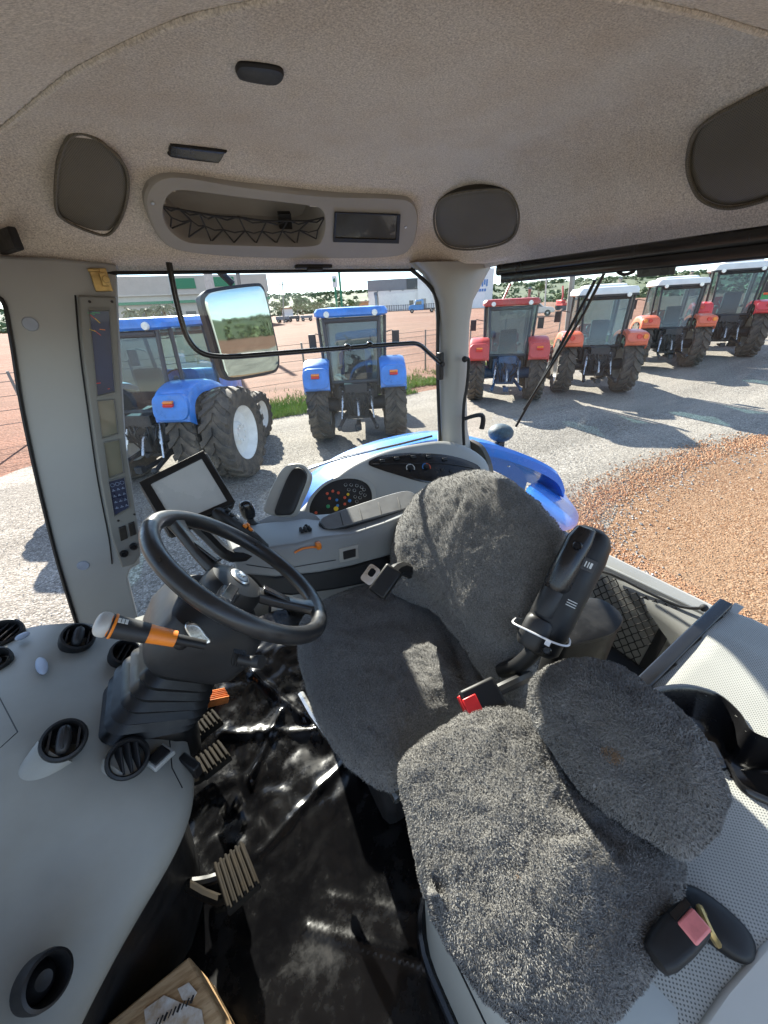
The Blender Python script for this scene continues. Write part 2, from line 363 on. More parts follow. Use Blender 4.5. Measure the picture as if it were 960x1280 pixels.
# the border of the laterite heap: its grains thin out over the grey gravel, and grey ones lie on the heap's rim
bo_ = catmull([V((x, y, 0)) for x, y in [(3.9, 1.6), (4.25, 2.4), (5.2, 2.95), (6.8, 3.12), (8.8, 3.1), (10.7, 2.85)]], 60); r = random.Random(8)
def rim_stones(name, mats, count, shift, sig):
    mb = MB()
    for _ in range(count):
        p = r.choice(bo_); x = p.x + r.gauss(0, .12) - shift * .4; y = p.y + abs(r.gauss(0, sig)) * (1 if shift > 0 else -1) + r.uniform(-.25, .1); s = r.uniform(.006, .014) * (1 + x / 14)
        rot = Matrix.Rotation(r.uniform(0, 6.28), 3, 'Z'); o = V((x, y, gz(x, 0) + .014 + s * .3))
        vs = [o + rot @ (V((a, b, c)) * s * r.uniform(.7, 1.25)) for a, b, c in ((1, 0, 0), (-1, 0, 0), (0, 1, 0), (0, -1, 0), (0, 0, .8), (0, 0, -.8))]
        mb.add(vs, [(0, 2, 4), (2, 1, 4), (1, 3, 4), (3, 0, 4), (2, 0, 5), (1, 2, 5), (3, 1, 5), (0, 3, 5)], r.randrange(2))
    return tag(mb.build(name, mats, None, smooth=False), kind='stuff')
tag(rim_stones('stray_laterite_pebbles', st[2:], 7000, .1, .26), 'rust coloured pebbles thinning out over the grey gravel', 'pebbles')
tag(rim_stones('stray_grey_pebbles', st[:2], 700, -.1, .3), 'pale pebbles along the rim of the laterite heap', 'pebbles')
# grass along the fence
mb = MB(); r = random.Random(2)
for _ in range(42000):
    x = r.uniform(-1.5, 25); y = 11.5 + .16 * max(0, x - 6) + abs(r.gauss(0.2, 1.35))
    if _ns.noise(V((x * .55, y * .7, 1))) < -.12 - (.15 if x < 12 else -.1): continue
    h = r.uniform(.05, .2); a = r.uniform(0, 6.28); d = V((math.cos(a), math.sin(a), 0)); b = V((x, y, gz(x, 0) + .004)); wv = d * .016
    lean = V((r.gauss(0, .3), r.gauss(0, .3), 1)).normalized() * h
    mb.add([b - wv, b + wv, b + lean], [(0, 1, 2)])
tag(mb.build('grass', grassm, None, smooth=False), 'bright green strip of grass under the wire fence', 'grass', kind='stuff')

# ---------------------------------------------------------------- far things
def az_at(u, dist, v=None):
    v = 383 - (u - 480) * .0524 if v is None else v
    d = ray(u, v); d.z = 0; d.normalize(); return V((d.x * dist, d.y * dist, gz(d.x * dist, 0)))
def facing(p):  # yaw so that local +Y looks at the cab
    return math.atan2(p.x, -p.y) if False else math.atan2(-p.y, -p.x) - math.pi / 2
conc = M('concrete_pale', (.50, .48, .44), .85, nscale=6)
wallb = M('beige_wall', (.52, .47, .40), .85, nscale=.8, namt=.06)
wallw = M('white_wall', (.72, .72, .70), .8, nscale=1.5, namt=.05)
greyr = M('grey_cladding', (.20, .21, .225), .6, nscale=1.5, namt=.08)
greenp = M('green_paint', (.02, .20, .09), .5)
darkop = M('dark_opening', (.05, .06, .065), .4)
orangew = M('orange_wall', (.52, .20, .06), .8)
tilem = M('roof_tiles', (.38, .17, .10), .8)
bluesign = M('blue_lettering', (.10, .22, .46), .6)
leafm = M('leaf_far', (.055, .092, .03), .75, nscale=.12, col2=(.11, .145, .055), rvar=.05)
leafm2 = M('leaf_near', (.05, .10, .02), .7, nscale=1.2, col2=(.12, .18, .045), rvar=.05)
barkm = M('bark', (.16, .12, .085), .9, nscale=9)
palml = M('palm_leaf', (.12, .135, .06), .7, nscale=2., col2=(.20, .20, .11))
steelg = M('weathered_steel', (.23, .22, .20), .55, metal=.6, nscale=14)

def clump(mb, c, rad, n, s, r, flat=.75, m=None):
    for _ in range(n):
        d = V((r.gauss(0, 1), r.gauss(0, 1), r.gauss(0, 1))).normalized(); q = rad * r.uniform(.55, 1.05)
        p = c + V((d.x * q, d.y * q, d.z * q * flat)); nrm = (d + V((r.gauss(0, .5), r.gauss(0, .5), r.gauss(0, .5) + .3))).normalized()
        x, y, _z2 = frame_of(nrm); k = s * r.uniform(.6, 1.4)
        mb.add([p - x * k, p + y * k * .7, p + x * k, p - y * k * .7], [(0, 1, 2, 3)], m)

# wooded ridge on the horizon
hillm = M('hill_scrub', (.035, .06, .018), .9, nscale=.05, col2=(.065, .088, .03))
mb = MB(); rows = []
azs = [math.radians(a) for a in range(-40, 121, 2)]
def ridge(a): return 13 + 6 * _ns.noise(V((math.cos(a) * 2.2, math.sin(a) * 2.2, .3))) + 4.5 * max(0, math.sin(a - .35))
for dist, hh in ((230, 0), (300, .25), (380, .75), (460, 1.), (560, 1.05), (760, .4)):
    rows.append([V((math.sin(a) * dist, math.cos(a) * dist, G - .6 + hh * ridge(a))) for a in azs])
mb.grid(rows); tag(mb.build('hills', hillm, None, ang=180), kind='structure')
mb = MB(); r = random.Random(21)
for _ in range(2600):
    a = math.radians(r.uniform(-28, 100)); dist = r.choice((r.uniform(210, 300), r.uniform(300, 470), r.uniform(420, 480)))
    hh = np.interp(dist, (230, 300, 380, 460), (0, .25, .75, 1.)); z = G - .6 + hh * ridge(a); s = r.uniform(1.5, 3.2)
    clump(mb, V((math.sin(a) * dist, math.cos(a) * dist, z + s * .35)), s, 16, s * .42, r, flat=.6)
tag(mb.build('forest', leafm, None, smooth=False), 'low green wooded ridge along the horizon', 'forest', kind='stuff')

def tree(name, label, p, h, cr, seed, group=None, trunk=.35):
    t = thing(name, label, 'tree', p, group); r = random.Random(seed); mb = MB()
    mb.tube([p, p + V((.1, .05, h * trunk)), p + V((.0, .1, h * .7))], [.16, .05], 7)
    for k in range(4):
        a = k * 1.7; mb.tube([p + V((0, 0, h * trunk)), p + V((math.cos(a) * cr * .6, math.sin(a) * cr * .6, h * .72))], [.07, .02], 5)
    mb.build('trunk', barkm, t); mb = MB()
    for k in range(15):
        d = V((r.gauss(0, 1), r.gauss(0, 1), r.gauss(0, .8))).normalized() * cr * r.uniform(.3, .8)
        clump(mb, p + V((d.x, d.y, h * .68 + d.z * .6)), cr * r.uniform(.28, .5), 34, cr * .1, r)
    mb.build('crown', leafm2, t, smooth=False); return t
for k, (u, dist, h, cr, lab) in enumerate(((352, 118, 5.6, 2.2, 'small tree at the right end of the long beige building'), (378, 120, 6.0, 3.2, 'bushy green tree left of the green sign posts'),
        (398, 128, 5.4, 2.8, 'round green tree just left of the green sign posts'), (441, 150, 5.0, 2.6, 'low green tree between the green sign posts and orange house'),
        (700, 122, 3.2, 2.0, 'low bush behind the pole beside the first white roofed tractor'), (673, 135, 7.2, 2.0, 'slim tree standing behind the parked pickup'))):
    tree('roadside_tree', lab, az_at(u, dist), h, cr, 40 + k, 'trees across the red field')

def palm(p, h, seed, label):
    t = thing('palm_tree', label, 'palm', p, 'palms in front of the beige building'); r = random.Random(seed); mb = MB()
    mb.tube([p, p + V((.15, 0, h * .5)), p + V((.1, .1, h))], [.2, .13], 8); mb.build('trunk', barkm, t); mb = MB()
    for k in range(26):
        a = k * 2.4; el = r.uniform(-.5, 1.0); d = V((math.cos(a) * math.cos(el), math.sin(a) * math.cos(el), math.sin(el))); Ln = r.uniform(1.5, 2.3)
        pts = [p + V((.1, .1, h)) + d * Ln * q + V((0, 0, -1.1 * q * q)) for q in (0, .33, .66, 1)]
        sd_ = d.cross(V((0, 0, 1))).normalized()
        for i in range(3):
            for s_ in (-1, 1):
                w0 = .42 * (1 - i / 3.4); w1 = .42 * (1 - (i + 1) / 3.4)
                mb.add([pts[i], pts[i + 1], pts[i + 1] + sd_ * s_ * w1 + V((0, 0, -.28)), pts[i] + sd_ * s_ * w0 + V((0, 0, -.22))], [(0, 1, 2, 3)])
    mb.build('crown', palml, t, smooth=False)
palm(az_at(166, 78), 3.7, 1, 'palm nearest the grey window pillar, before the beige building')
palm(az_at(187, 82), 3.9, 2, 'middle palm before the beige building')
palm(az_at(207, 78), 4.1, 3, 'palm behind the slanting black bar, before the beige building')

def building(name, label, cat, u0, u1, dist, h, depth, boxes, mats, group=None):
    """boxes: (part, x0, x1, z0, z1, y0, y1, mat) in fractions of width / metres; +y toward the viewer"""
    a, b = az_at(u0, dist), az_at(u1, dist); z0 = min(a.z, b.z); a.z = b.z = z0; c = (a + b) / 2
    t = thing(name, label, cat, c, group); X = (b - a); W = X.length; X.normalize(); N = V((X.y, -X.x, 0))
    if N.dot(-c) < 0: N = -N
    Rm = Matrix((X, N, V((0, 0, 1)))).transposed()
    for part, x0, x1, zz0, zz1, y0, y1, mt in boxes:
        mb = MB(); mb.box(c + X * ((x0 + x1) / 2 - .5) * W + N * (y0 + y1) / 2 + V((0, 0, (zz0 + zz1) / 2)), ((x1 - x0) * W, y1 - y0, zz1 - zz0), Rm)
        mb.build(part, mt, t, smooth=False)
    return t
bx = [('wall', 0, 1, -.3, 6.6, -24, 0, wallb), ('parapet', -.01, 1.01, 6.6, 9.9, -25, .6, wallb), ('canopy_band', -.01, 1.01, 5.1, 5.6, .61, 1.0, greenp),
      ('green_panel', .43, .565, 7.6, 9.4, .6, .75, greenp), ('green_panel', .66, .80, 7.8, 9.5, .6, .75, greenp)]
for k in range(11): bx.append(('window', .03 + k * .088, .09 + k * .088, .2, 3.6, 0, .06, darkop))
building('shop_building', 'long beige building with green panels across the red field', 'building', 128, 338, 100, 10, 24, bx, None)
bx = [('wall', 0, 1, -.3, 7.6, -22, 0, wallw), ('cladding', -.004, 1.004, 7.6, 11.6, -22.2, .15, greyr), ('sign_panel', .77, .995, 7.7, 11.4, .15, .35, darkop), ('door', .82, .9, 0, 3.6, 0, .08, darkop)]
for k in range(3): bx.append(('vent', .18 + k * .25, .205 + k * .25, 7.2, 8.6, .02, .3, greyr))
building('warehouse', 'white warehouse with grey upper band behind the blue lorry', 'warehouse', 461, 523, 185, 12, 22, bx, None)
bx = [('wall', 0, 1, -.3, 12.2, -14, 0, wallw), ('door', .15, .35, 0, 4, 0, .1, greyr)]
building('white_tower_building', 'tall plain white block joining the warehouse, beside the pillar', 'building', 522, 552, 184, 12, 14, bx, None)
bx = [('wall', 0, 1, -.3, 11.2, -10, 0, wallw)]
for k in range(9): bx.append(('lettering', .30 + k * .062, .345 + k * .062, 6.2 + .5 * (k % 2), 8.2, 0, .08, bluesign))
for k in range(7): bx.append(('lettering', .33 + k * .07, .385 + k * .07, 4.8, 5.6, 0, .08, bluesign))
building('billboard', 'white board with faint blue lettering above the red roofed tractor', 'billboard', 572, 615, 150, 11, 10, bx, None)
bx = [('wall', 0, 1, -.3, 3.6, -6, 0, orangew), ('roof', -.06, 1.06, 3.6, 4.1, -6.5, .8, tilem), ('window', .3, .6, 1.2, 2.6, 0, .06, darkop)]
building('orange_house', 'small orange house left of the white warehouse', 'house', 449, 461, 170, 4, 6, bx, None)
bx = [('wall', 0, 1, -.3, 2.8, -6, 0, wallw), ('roof', -.05, 1.05, 2.8, 3.2, -6.5, .6, tilem)]
building('low_house', 'low pale house left of the tree line sign', 'house', 352, 366, 175, 4, 6, bx, None)
# iron railing before the warehouse
t = thing('iron_railing', 'dark iron railing in front of the white warehouse', 'railing', az_at(500, 172))
mb = MB(); a, b = az_at(478, 172), az_at(548, 172)
for k in range(25): p = a.lerp(b, k / 24); mb.box(p + V((0, 0, 1.1)), (.16, .16, 2.2))
mb.build('railing_post', darkop, t, smooth=False); mb = MB()
for z in (.5, 2.0): mb.tube([a + V((0, 0, z)), b + V((0, 0, z))], .07, 5)
mb.build('rail', darkop, t)

# sign tower with two green legs
t = thing('sign_tower', 'tall green sign tower on two leaning legs', 'sign', az_at(424, 110)); c = ORG[t.name]
X = V((math.cos(YAW), -math.sin(YAW), 0))
for s_, h in ((-.55, 7.3), (.75, 9.8)):
    mb = MB(); mb.box(c + X * s_ + V((0, 0, h / 2)), (.5, .4, h), Matrix.Rotation(-YAW, 3, 'Z')); mb.build('leg', greenp, t, smooth=False)
mb = MB(); mb.box(c + X * -.5 + V((0, -.0, 7.9)), (1.2, .42, 2.4), Matrix.Rotation(-YAW, 3, 'Z')); mb.build('sign_panel', wallw, t, smooth=False)
mb = MB(); mb.ell(c + X * -.5 + V((-.1, -.24, 8.2)), .42, .05, .42); mb.build('emblem', greenp, t)

def pole(label, u, v_top, dist, r0, r1, mat, lean=0., arms=False, name='utility_pole'):
    p = az_at(u, dist); top = ray(u - lean, v_top); s_ = math.hypot(p.x, p.y) / math.hypot(top.x, top.y); tp = top * s_
    t = thing(name, label, 'pole', p); mb = MB(); mb.tube([p, tp], [r0, r1], 10); mb.build('shaft', mat, t)
    if arms:
        mb = MB(); mb.box(tp + V((0, 0, -.5)), (1.8, .12, .12), Matrix.Rotation(-YAW, 3, 'Z'))
        for q in (-.7, 0, .7): mb.cyl(tp + X * q + V((0, 0, -.45)), tp + X * q + V((0, 0, -.2)), .06, n=6)
        mb.build('crossarm', mat, t)
    return tp
t1 = pole('thick pale concrete pole rising above the left blue tractor', 268, 250, 34, .34, .26, conc, lean=26)
t2 = pole('dark slim pole rising behind the round cornered side mirror', 302, 250, 40, .17, .15, steelg, lean=18)
t3 = pole('dark thick pole above the first white roofed tractor', 716, 250, 34, .2, .17, steelg, lean=-9)
t4 = pole('distant utility pole left of the green sign tower', 353, 352, 90, .14, .1, steelg, arms=True)
t5 = pole('distant pale utility pole behind the parked pickup', 683, 346, 80, .13, .1, conc, arms=True)
t6 = pole('distant utility pole near the low pale house', 371, 360, 130, .14, .1, steelg, arms=True)
mb = MB()
mb.tube([t1 + V((0, 0, -.1)), (t1 + t3) / 2 + V((0, 0, -2)), t3], .009, 4, smooth=8)
tag(mb.build('overhead_wire', darkop, None), 'thin dark overhead wire between the near poles', 'wire')

# wire fence
t = thing('wire_fence', 'thin wire fence with slim posts along the red field', 'fence', (4.7, 14.82, G)); mb = MB()
fp = [V((-9, 13.4, G)), V((4.69, 14.82, G)), V((14, 16.5, G)), V((26, 19.2, G + .5))]
fpts = []
for i in range(3):
    n = int((fp[i + 1] - fp[i]).length / 2.6)
    for k in range(n): fpts.append(fp[i].lerp(fp[i + 1], k / n))
for p in fpts:
    mb = MB(); mb.cyl(p - V((0, 0, .1)), p + V((0, 0, 1.75)), .04, .035, 7); mb.build('post', steelg, t)
for z in (.45, .8, 1.15, 1.5, 1.7):
    mb = MB(); mb.tube([p + V((0, 0, z)) for p in fpts], .008, 4); mb.build('wire', steelg, t)
# scrap tyre heap-free: implements on the field
redp = M('red_paint', (.42, .03, .025), .4, nscale=6, namt=.2)
def implement(label, p, yaw, s=1.):
    t = thing('seed_drill', label, 'farm implement', p, 'red implements across the field'); Rm = Matrix.Rotation(yaw, 3, 'Z')
    mb = MB(); q = lambda x, y, z: p + Rm @ (V((x, y, z)) * s)
    mb.box(q(0, 0, 1.1), (3.2 * s, .9 * s, .5 * s), Rm); mb.box(q(0, .2, 1.6), (2.8 * s, .7 * s, .5 * s), Rm); mb.build('hopper', redp, t, bev=.05)
    mb = MB(); mb.tube([q(-1.2, .5, 1.4), q(-.6, .2, 2.6), q(.5, 0, 4.2)], .16 * s, 7); mb.build('boom', redp, t)
    for sx in (-1.4, 1.4):
        mb = MB(); mb.lathe([(.2, -.14), (.55, -.14), (.62, 0), (.55, .14), (.2, .14)], q(sx, -.1, .6), Rm @ V((1, 0, 0)), 16); mb.build('wheel', darkop, t)
implement('red farm implement with raised boom behind the red roofed tractor', az_at(634, 70), .4)
implement('red farm implement right of the parked pickup', az_at(703, 84), 1.1, .9)

# road vehicles across the field
silver = M('silver_paint', (.55, .53, .48), .35, metal=.3, nscale=3, namt=.05, coat=.5)
carblue = M('lorry_blue', (.06, .25, .55), .4, nscale=3)
tyrefar = M('tyre_far', (.035, .034, .033), .9)
cargl = M('car_glass', (.05, .065, .07), .1)
def wheelset(t, q, Rm, xs, ys, rr, w_=.24):
    for x_ in xs:
        for y_ in ys:
            mb = MB(); mb.lathe([(rr * .5, -w_ / 2), (rr * .9, -w_ / 2), (rr, 0), (rr * .9, w_ / 2), (rr * .5, w_ / 2)], q(x_, y_, rr), Rm @ V((0, 1, 0)), 20); wl = mb.build('wheel', tyrefar, t)
            mb = MB(); mb.lathe([(rr * .1, -w_ / 2 - .01), (rr * .55, -w_ / 2 + .01), (rr * .55, w_ / 2 - .01), (rr * .1, w_ / 2 + .01)], q(x_, y_, rr), Rm @ V((0, 1, 0)), 16); mb.build('rim', silver, wl)
def pickup(p, yaw, label):
    t = thing('pickup_truck', label, 'pickup', p); Rm = Matrix.Rotation(yaw, 3, 'Z'); q = lambda x, y, z: p + Rm @ V((x, y, z))
    prof = [(-2.6, .5), (-2.65, 1.05), (-2.5, 1.12), (-.9, 1.12), (1.2, 1.12), (2.3, 1.02), (2.6, .8), (2.6, .45), (1.9, .4), (-2.2, .42)]
    mb = MB(); mb.prism([q(x, -.9, z) for x, z in prof], Rm @ V((0, 1.8, 0))); mb.build('body', silver, t, bev=.06)
    mb = MB(); rp = [(-1.1, 1.12), (-.75, 1.75), (.45, 1.8), (1.25, 1.12)]
    mb.prism([q(x, -.8, z) for x, z in rp], Rm @ V((0, 1.6, 0))); mb.build('cabin', silver, t, bev=.07)
    for y_ in (-.83, .80):
        mb = MB(); mb.prism([q(x, y_, z) for x, z in [(-.9, 1.2), (-.68, 1.65), (-.05, 1.69), (-.05, 1.2)]], Rm @ V((0, .03, 0))); mb.prism([q(x, y_, z) for x, z in [(.05, 1.2), (.05, 1.69), (.4, 1.69), (.98, 1.2)]], Rm @ V((0, .03, 0))); mb.build('side_window', cargl, t)
    wheelset(t, q, Rm, (-1.7, 1.75), (-.8, .8), .4)
pp = az_at(669, 62); pickup(pp, math.radians(-48), 'silver pickup parked on the red field beyond the fence')
def lorry(p, yaw, label):
    t = thing('lorry', label, 'lorry', p); Rm = Matrix.Rotation(yaw, 3, 'Z'); q = lambda x, y, z: p + Rm @ V((x, y, z))
    mb = MB(); mb.prism([q(x, -1.15, z) for x, z in [(-1.2, .7), (-1.2, 2.9), (-.9, 3.3), (1.0, 3.1), (1.3, 2.1), (2.7, 1.9), (2.9, 1.5), (2.9, .7)]], Rm @ V((0, 2.3, 0))); mb.build('cab', carblue, t, bev=.12)
    for y_ in (-1.18, 1.15):
        mb = MB(); mb.prism([q(x, y_, z) for x, z in [(-.6, 2.0), (-.6, 2.8), (.85, 2.75), (1.1, 2.0)]], Rm @ V((0, .03, 0))); mb.build('side_window', cargl, t)
    mb = MB(); mb.box(q(-3.5, 0, .95), (5.4, 1.0, .3), Rm); mb.build('chassis', darkop, t)
    wheelset(t, q, Rm, (2.0, -3.4, -4.7), (-1.0, 1.0), .52, .35)
lorry(az_at(524, 120), math.radians(148), 'light blue bonneted lorry in front of the white warehouse')
for k, (u, d_) in enumerate(((352, 95), (366, 97), (382, 96))):
    p = az_at(u, d_); t = thing('stacked_tank', ('grey', 'dark', 'low grey')[k] + ' trailer ' + ('left of', 'below', 'right of')[k] + ' the bushy tree across the field', 'trailer', p, 'trailers across the red field')
    mb = MB(); Rm = Matrix.Rotation(-YAW + .1 * k, 3, 'Z'); mb.box(p + V((0, 0, .85)), (2.6, 1.4, .7 - .1 * k), Rm); mb.build('bed', greyr if k != 1 else darkop, t, bev=.04)
    wheelset(t, lambda x, y, z: p + Rm @ V((x, y, z)), Rm, (-.8, .8), (-.7, .7), .35)
# ---------------------------------------------------------------- parked tractors (local axes: +Y forward, origin on the ground under the rear axle)
tyre_m = M('tyre_rubber', (.040, .037, .034), .9, nscale=7, col2=(.13, .105, .08), bscale=60, bstr=.3)
iron = M('cast_iron_dark', (.022, .023, .026), .55, nscale=9, namt=.5, bscale=40, bstr=.3)
iron_b = M('cast_iron_blue', (.03, .07, .14), .5, nscale=7, namt=.4)
blackp = M('black_plastic', (.018, .018, .019), .45, nscale=20, namt=.2)
rodm = M('bright_steel', (.55, .55, .55), .3, metal=.9)
whiterim = M('white_rim', (.74, .73, .69), .5, nscale=5, namt=.1)
greyrim = M('grey_rim', (.42, .42, .40), .5, nscale=5, namt=.2)
bluep = M('tractor_blue', (.032, .19, .58), .36, nscale=5, namt=.2, coat=.4)
redor = M('tractor_orange_red', (.66, .13, .055), .4, nscale=2.5, namt=.15, coat=.2)
redbr = M('tractor_bright_red', (.66, .03, .04), .35, nscale=2.5, namt=.12, coat=.3)
whiteroof = M('roof_white', (.70, .70, .67), .5, nscale=3, namt=.08)
roofred = M('roof_dull_red', (.40, .045, .035), .5, nscale=3, namt=.15)
lampred = M('lamp_red', (.65, .03, .02), .2, coat=.6); lampor = M('lamp_orange', (.85, .25, .03), .2, coat=.6); lampw = M('lamp_white', (.78, .78, .72), .15, coat=.6)
tglass = glass('tractor_glass', (.40, .56, .58), .09, .10, (.5, .55, .55))
tglassd = glass('tractor_glass_dark', (.17, .24, .28), .09, .16, (.30, .34, .36))
seatm = M('tractor_seat', (.03, .03, .032), .8)

def ag_wheel(parent, cx, cy, R_, W, rimmat, name, lugs=20):
    mb = MB(); rr = R_ * .58; A = V((1, 0, 0)); c = V((cx, cy, R_))
    prof = [(rr, -W * .40), (R_ * .74, -W * .5), (R_ * .88, -W * .5), (R_ * .945, -W * .42), (R_ * .955, 0), (R_ * .945, W * .42), (R_ * .88, W * .5), (R_ * .74, W * .5), (rr, W * .40)]
    mb.lathe(prof, c, A, 40, caps=(False, False))
    for s_ in (-1, 1):
        for k in range(lugs):
            a0 = 2 * math.pi * (k + (.5 if s_ > 0 else 0)) / lugs; pts = []
            for q, dz in ((.02, 0.), (.30, .55), (.52, .80)):   # from the centre line out to the shoulder, swept back
                a = a0 + dz * 2 * math.pi / lugs * 1.15; pts.append((q * W * s_, a, R_ * (1.0 if q < .4 else .965)))
            hw = .30 * 2 * math.pi / lugs
            rg = []
            for x_, a, rt_ in pts:
                rb = R_ * .93 if abs(x_) < W * .45 else R_ * .84
                rg.append([c + V((x_, math.cos(a + d) * r_, math.sin(a + d) * r_)) for d, r_ in ((-hw, rb), (-hw * .7, rt_), (hw * .7, rt_), (hw, rb))])
            mb.loft(rg, (True, True))
    wl = mb.build(name, tyre_m, parent, ang=30)
    mb = MB(); d = W * .28
    mb.lathe([(.02, -d * .35), (rr * .35, -d * .35), (rr * .45, -d * .1), (rr * .8, -d * .2), (rr * .9, -d), (rr * 1.02, -W * .42), (rr * 1.02, W * .42), (rr * .9, d), (rr * .8, d * .55), (rr * .45, d * .3), (rr * .35, d * .8), (.02, d * .8)], c, A, 32)
    for k in range(8):
        a = k * math.pi / 4; p = c + V((0, math.cos(a) * rr * .3, math.sin(a) * rr * .3)); mb.cyl(p + A * d * .5 * (1 if cx > 0 else -1), p + A * d * 1.0 * (1 if cx > 0 else -1), .022, n=6)
    mb.build('rim', rimmat, wl); return wl

def tractor(name, label, body, roofm, fenm, gear, rim, group, S=1., dual=False, style='blue', rear_glass=None, roofh=2.78):
    t = thing(name, label, 'tractor', (0, 0, 0), group)
    Rr, Wr, T = .79, .46, .86
    if dual: Rr, Wr = .83, .50
    ag_wheel(t, T, 0, Rr, Wr, rim, 'rear_wheel'); ag_wheel(t, -T, 0, Rr, Wr, rim, 'rear_wheel')
    if dual:
        for s_ in (-1, 1): ag_wheel(t, s_ * (T + .58), 0, Rr, Wr, rim, 'rear_wheel')
        for s_ in (-1, 1):
            mb = MB(); mb.cyl((s_ * T, 0, Rr), (s_ * (T + .58), 0, Rr), .3, n=20); mb.build('wheel_spacer', iron, t)
    for s_ in (-1, 1): ag_wheel(t, s_ * .84, 2.45, .56, .36, rim, 'front_wheel', 16)
    # running gear
    mb = MB(); mb.box((0, .1, .82), (.52, .9, .62)); mb.box((0, -.38, .9), (.44, .16, .48)); mb.cyl((-T + .1, 0, Rr), (T - .1, 0, Rr), .16, n=14)
    mb.box((0, 1.3, .8), (.42, 1.9, .5)); mb.box((0, -.45, 1.22), (.5, .22, .2)); mb.box((-.3, -.3, 1.05), (.2, .25, .4)); mb.box((.31, -.3, 1.0), (.18, .25, .35))
    mb.cyl((0, -.46, .62), (0, -.62, .62), .05, n=10); mb.box((0, -.5, .82), (.16, .1, .3))
    for k in range(4):
        mb.cyl((-.28 + .18 * k, -.44, 1.12), (-.28 + .18 * k, -.56, 1.12), .035, n=8); mb.cyl((-.2 + .13 * k, -.47, .98 - .03 * k), (-.2 + .13 * k, -.54, .98 - .03 * k), .028, n=8)
    mb.build('transmission', gear, t, bev=.015)
    mb = MB(); rr_ = random.Random(5)
    for k in range(7):
        x = -.3 + .1 * k; mb.tube([(x, -.5, 1.15), (x + rr_.uniform(-.1, .1), -.62, 1.0 + rr_.uniform(-.1, .1)), (x * .6, -.5, .75), (x * .5, -.42, .6)], .016, 6, smooth=4)
    mb.build('hydraulic_hose', blackp, t)
    mb = MB(); mb.cyl((-.85, 2.45, .58), (.85, 2.45, .58), .1, n=12); mb.box((0, 2.45, .62), (.4, .5, .35)); mb.build('front_axle', gear, t)
    for s_ in (-1, 1):
        mb = MB(); mb.tube([(s_ * .26, -.2, .62), (s_ * .33, -.6, .56), (s_ * .40, -1.02, .50)], [.05, .035], 8); mb.ell((s_ * .40, -1.06, .5), .05, .06, .06); mb.build('hitch_arm', gear, t)
        mb = MB(); mb.cyl((s_ * .30, -.42, 1.18), (s_ * .36, -.68, .60), .02, n=8); mb.cyl((s_ * .315, -.5, 1.02), (s_ * .335, -.58, .82), .034, n=8); mb.build('lift_rod', rodm, t)
        mb = MB(); mb.tube([(s_ * .24, -.3, 1.26), (s_ * .29, -.46, 1.2)], .05, 8); mb.build('lift_arm', gear, t)
    mb = MB(); mb.tube([(0, -.45, .98), (0.02, -.6, .9), (.02, -.72, .66)], .028, 8); mb.build('top_link', rodm, t)
    mb = MB(); mb.box((0, -.55, .42), (.1, .75, .05)); mb.box((0, -.88, .46), (.14, .12, .12)); mb.build('drawbar', gear, t, bev=.01)
    # bonnet
    mb = MB(); rg = []
    for y, hw, z0, z1 in ((1.05, .40, 1.05, 1.86), (1.8, .39, .95, 1.78), (2.6, .36, .85, 1.66), (3.1, .31, .85, 1.52), (3.25, .24, .95, 1.34)):
        rg.append([V((x, y, z)) for x, z in rrect(0, (z0 + z1) / 2, hw * 2, z1 - z0, .12, 3)])
    mb.loft(rg); mb.build('bonnet', body, t)
    # cab
    W0, W1, yb, yf, zb, zt = .66, .72, -.12, 1.28, 1.32, roofh - .16
    pil = blackp if style != 'blue' else M('cab_pillar', (.045, .05, .055), .5)
    mb = MB()
    for s_ in (-1, 1):
        mb.tube([(s_ * W0 * .78, yb - .16, zb - .1), (s_ * W1 * .82, yb - .05, zt)], .038, 8)
        mb.tube([(s_ * W0 * 1.02, yb + .12, zb), (s_ * W1, yb + .12, zt)], .035, 8)
        mb.tube([(s_ * W0 * .95, yf + .1, zb - .4), (s_ * W1 * .9, yf - .05, zt)], .04, 8)
        mb.tube([(s_ * W0, yb + .1, zb), (s_ * W0, yf, zb - .1)], .04, 8)
    mb.tube([(-W0 * .78, yb - .16, zb), (W0 * .78, yb - .16, zb)], .045, 8); mb.tube([(-W1 * .8, yb - .06, zt - .06), (W1 * .8, yb - .06, zt - .06)], .05, 8)
    mb.build('cab_frame', pil, t)
    mb = MB(); mb.box((0, .55, 1.14), (1.1, 1.3, .32)); mb.box((0, -.14, 1.12), (.98, .12, .34)); mb.build('cab_floor', blackp if style != 'red' else gear, t, bev=.02)
    mb = MB(); mb.add([(-W0 * .76, yb - .155, zb + .03), (W0 * .76, yb - .155, zb + .03), (W1 * .8, yb - .055, zt - .1), (-W1 * .8, yb - .055, zt - .1)], [(0, 1, 2, 3)]); mb.build('rear_window', rear_glass or tglass, t, smooth=False)
    for s_ in (-1, 1):
        mb = MB(); mb.add([(s_ * W0 * .8, yb - .15, zb + .03), (s_ * W0 * 1.02, yb + .12, zb + .03), (s_ * W1, yb + .12, zt - .02), (s_ * W1 * .83, yb - .05, zt - .02)], [(0, 1, 2, 3)]); mb.build('quarter_window', tglass, t, smooth=False)
        mb = MB(); mb.add([(s_ * W0 * 1.02, yb + .14, zb + .03), (s_ * W0, yf + .04, zb - .1), (s_ * W1 * .9, yf - .05, zt - .02), (s_ * W1, yb + .14, zt - .02)], [(0, 1, 2, 3)]); mb.build('side_window', tglass, t, smooth=False)
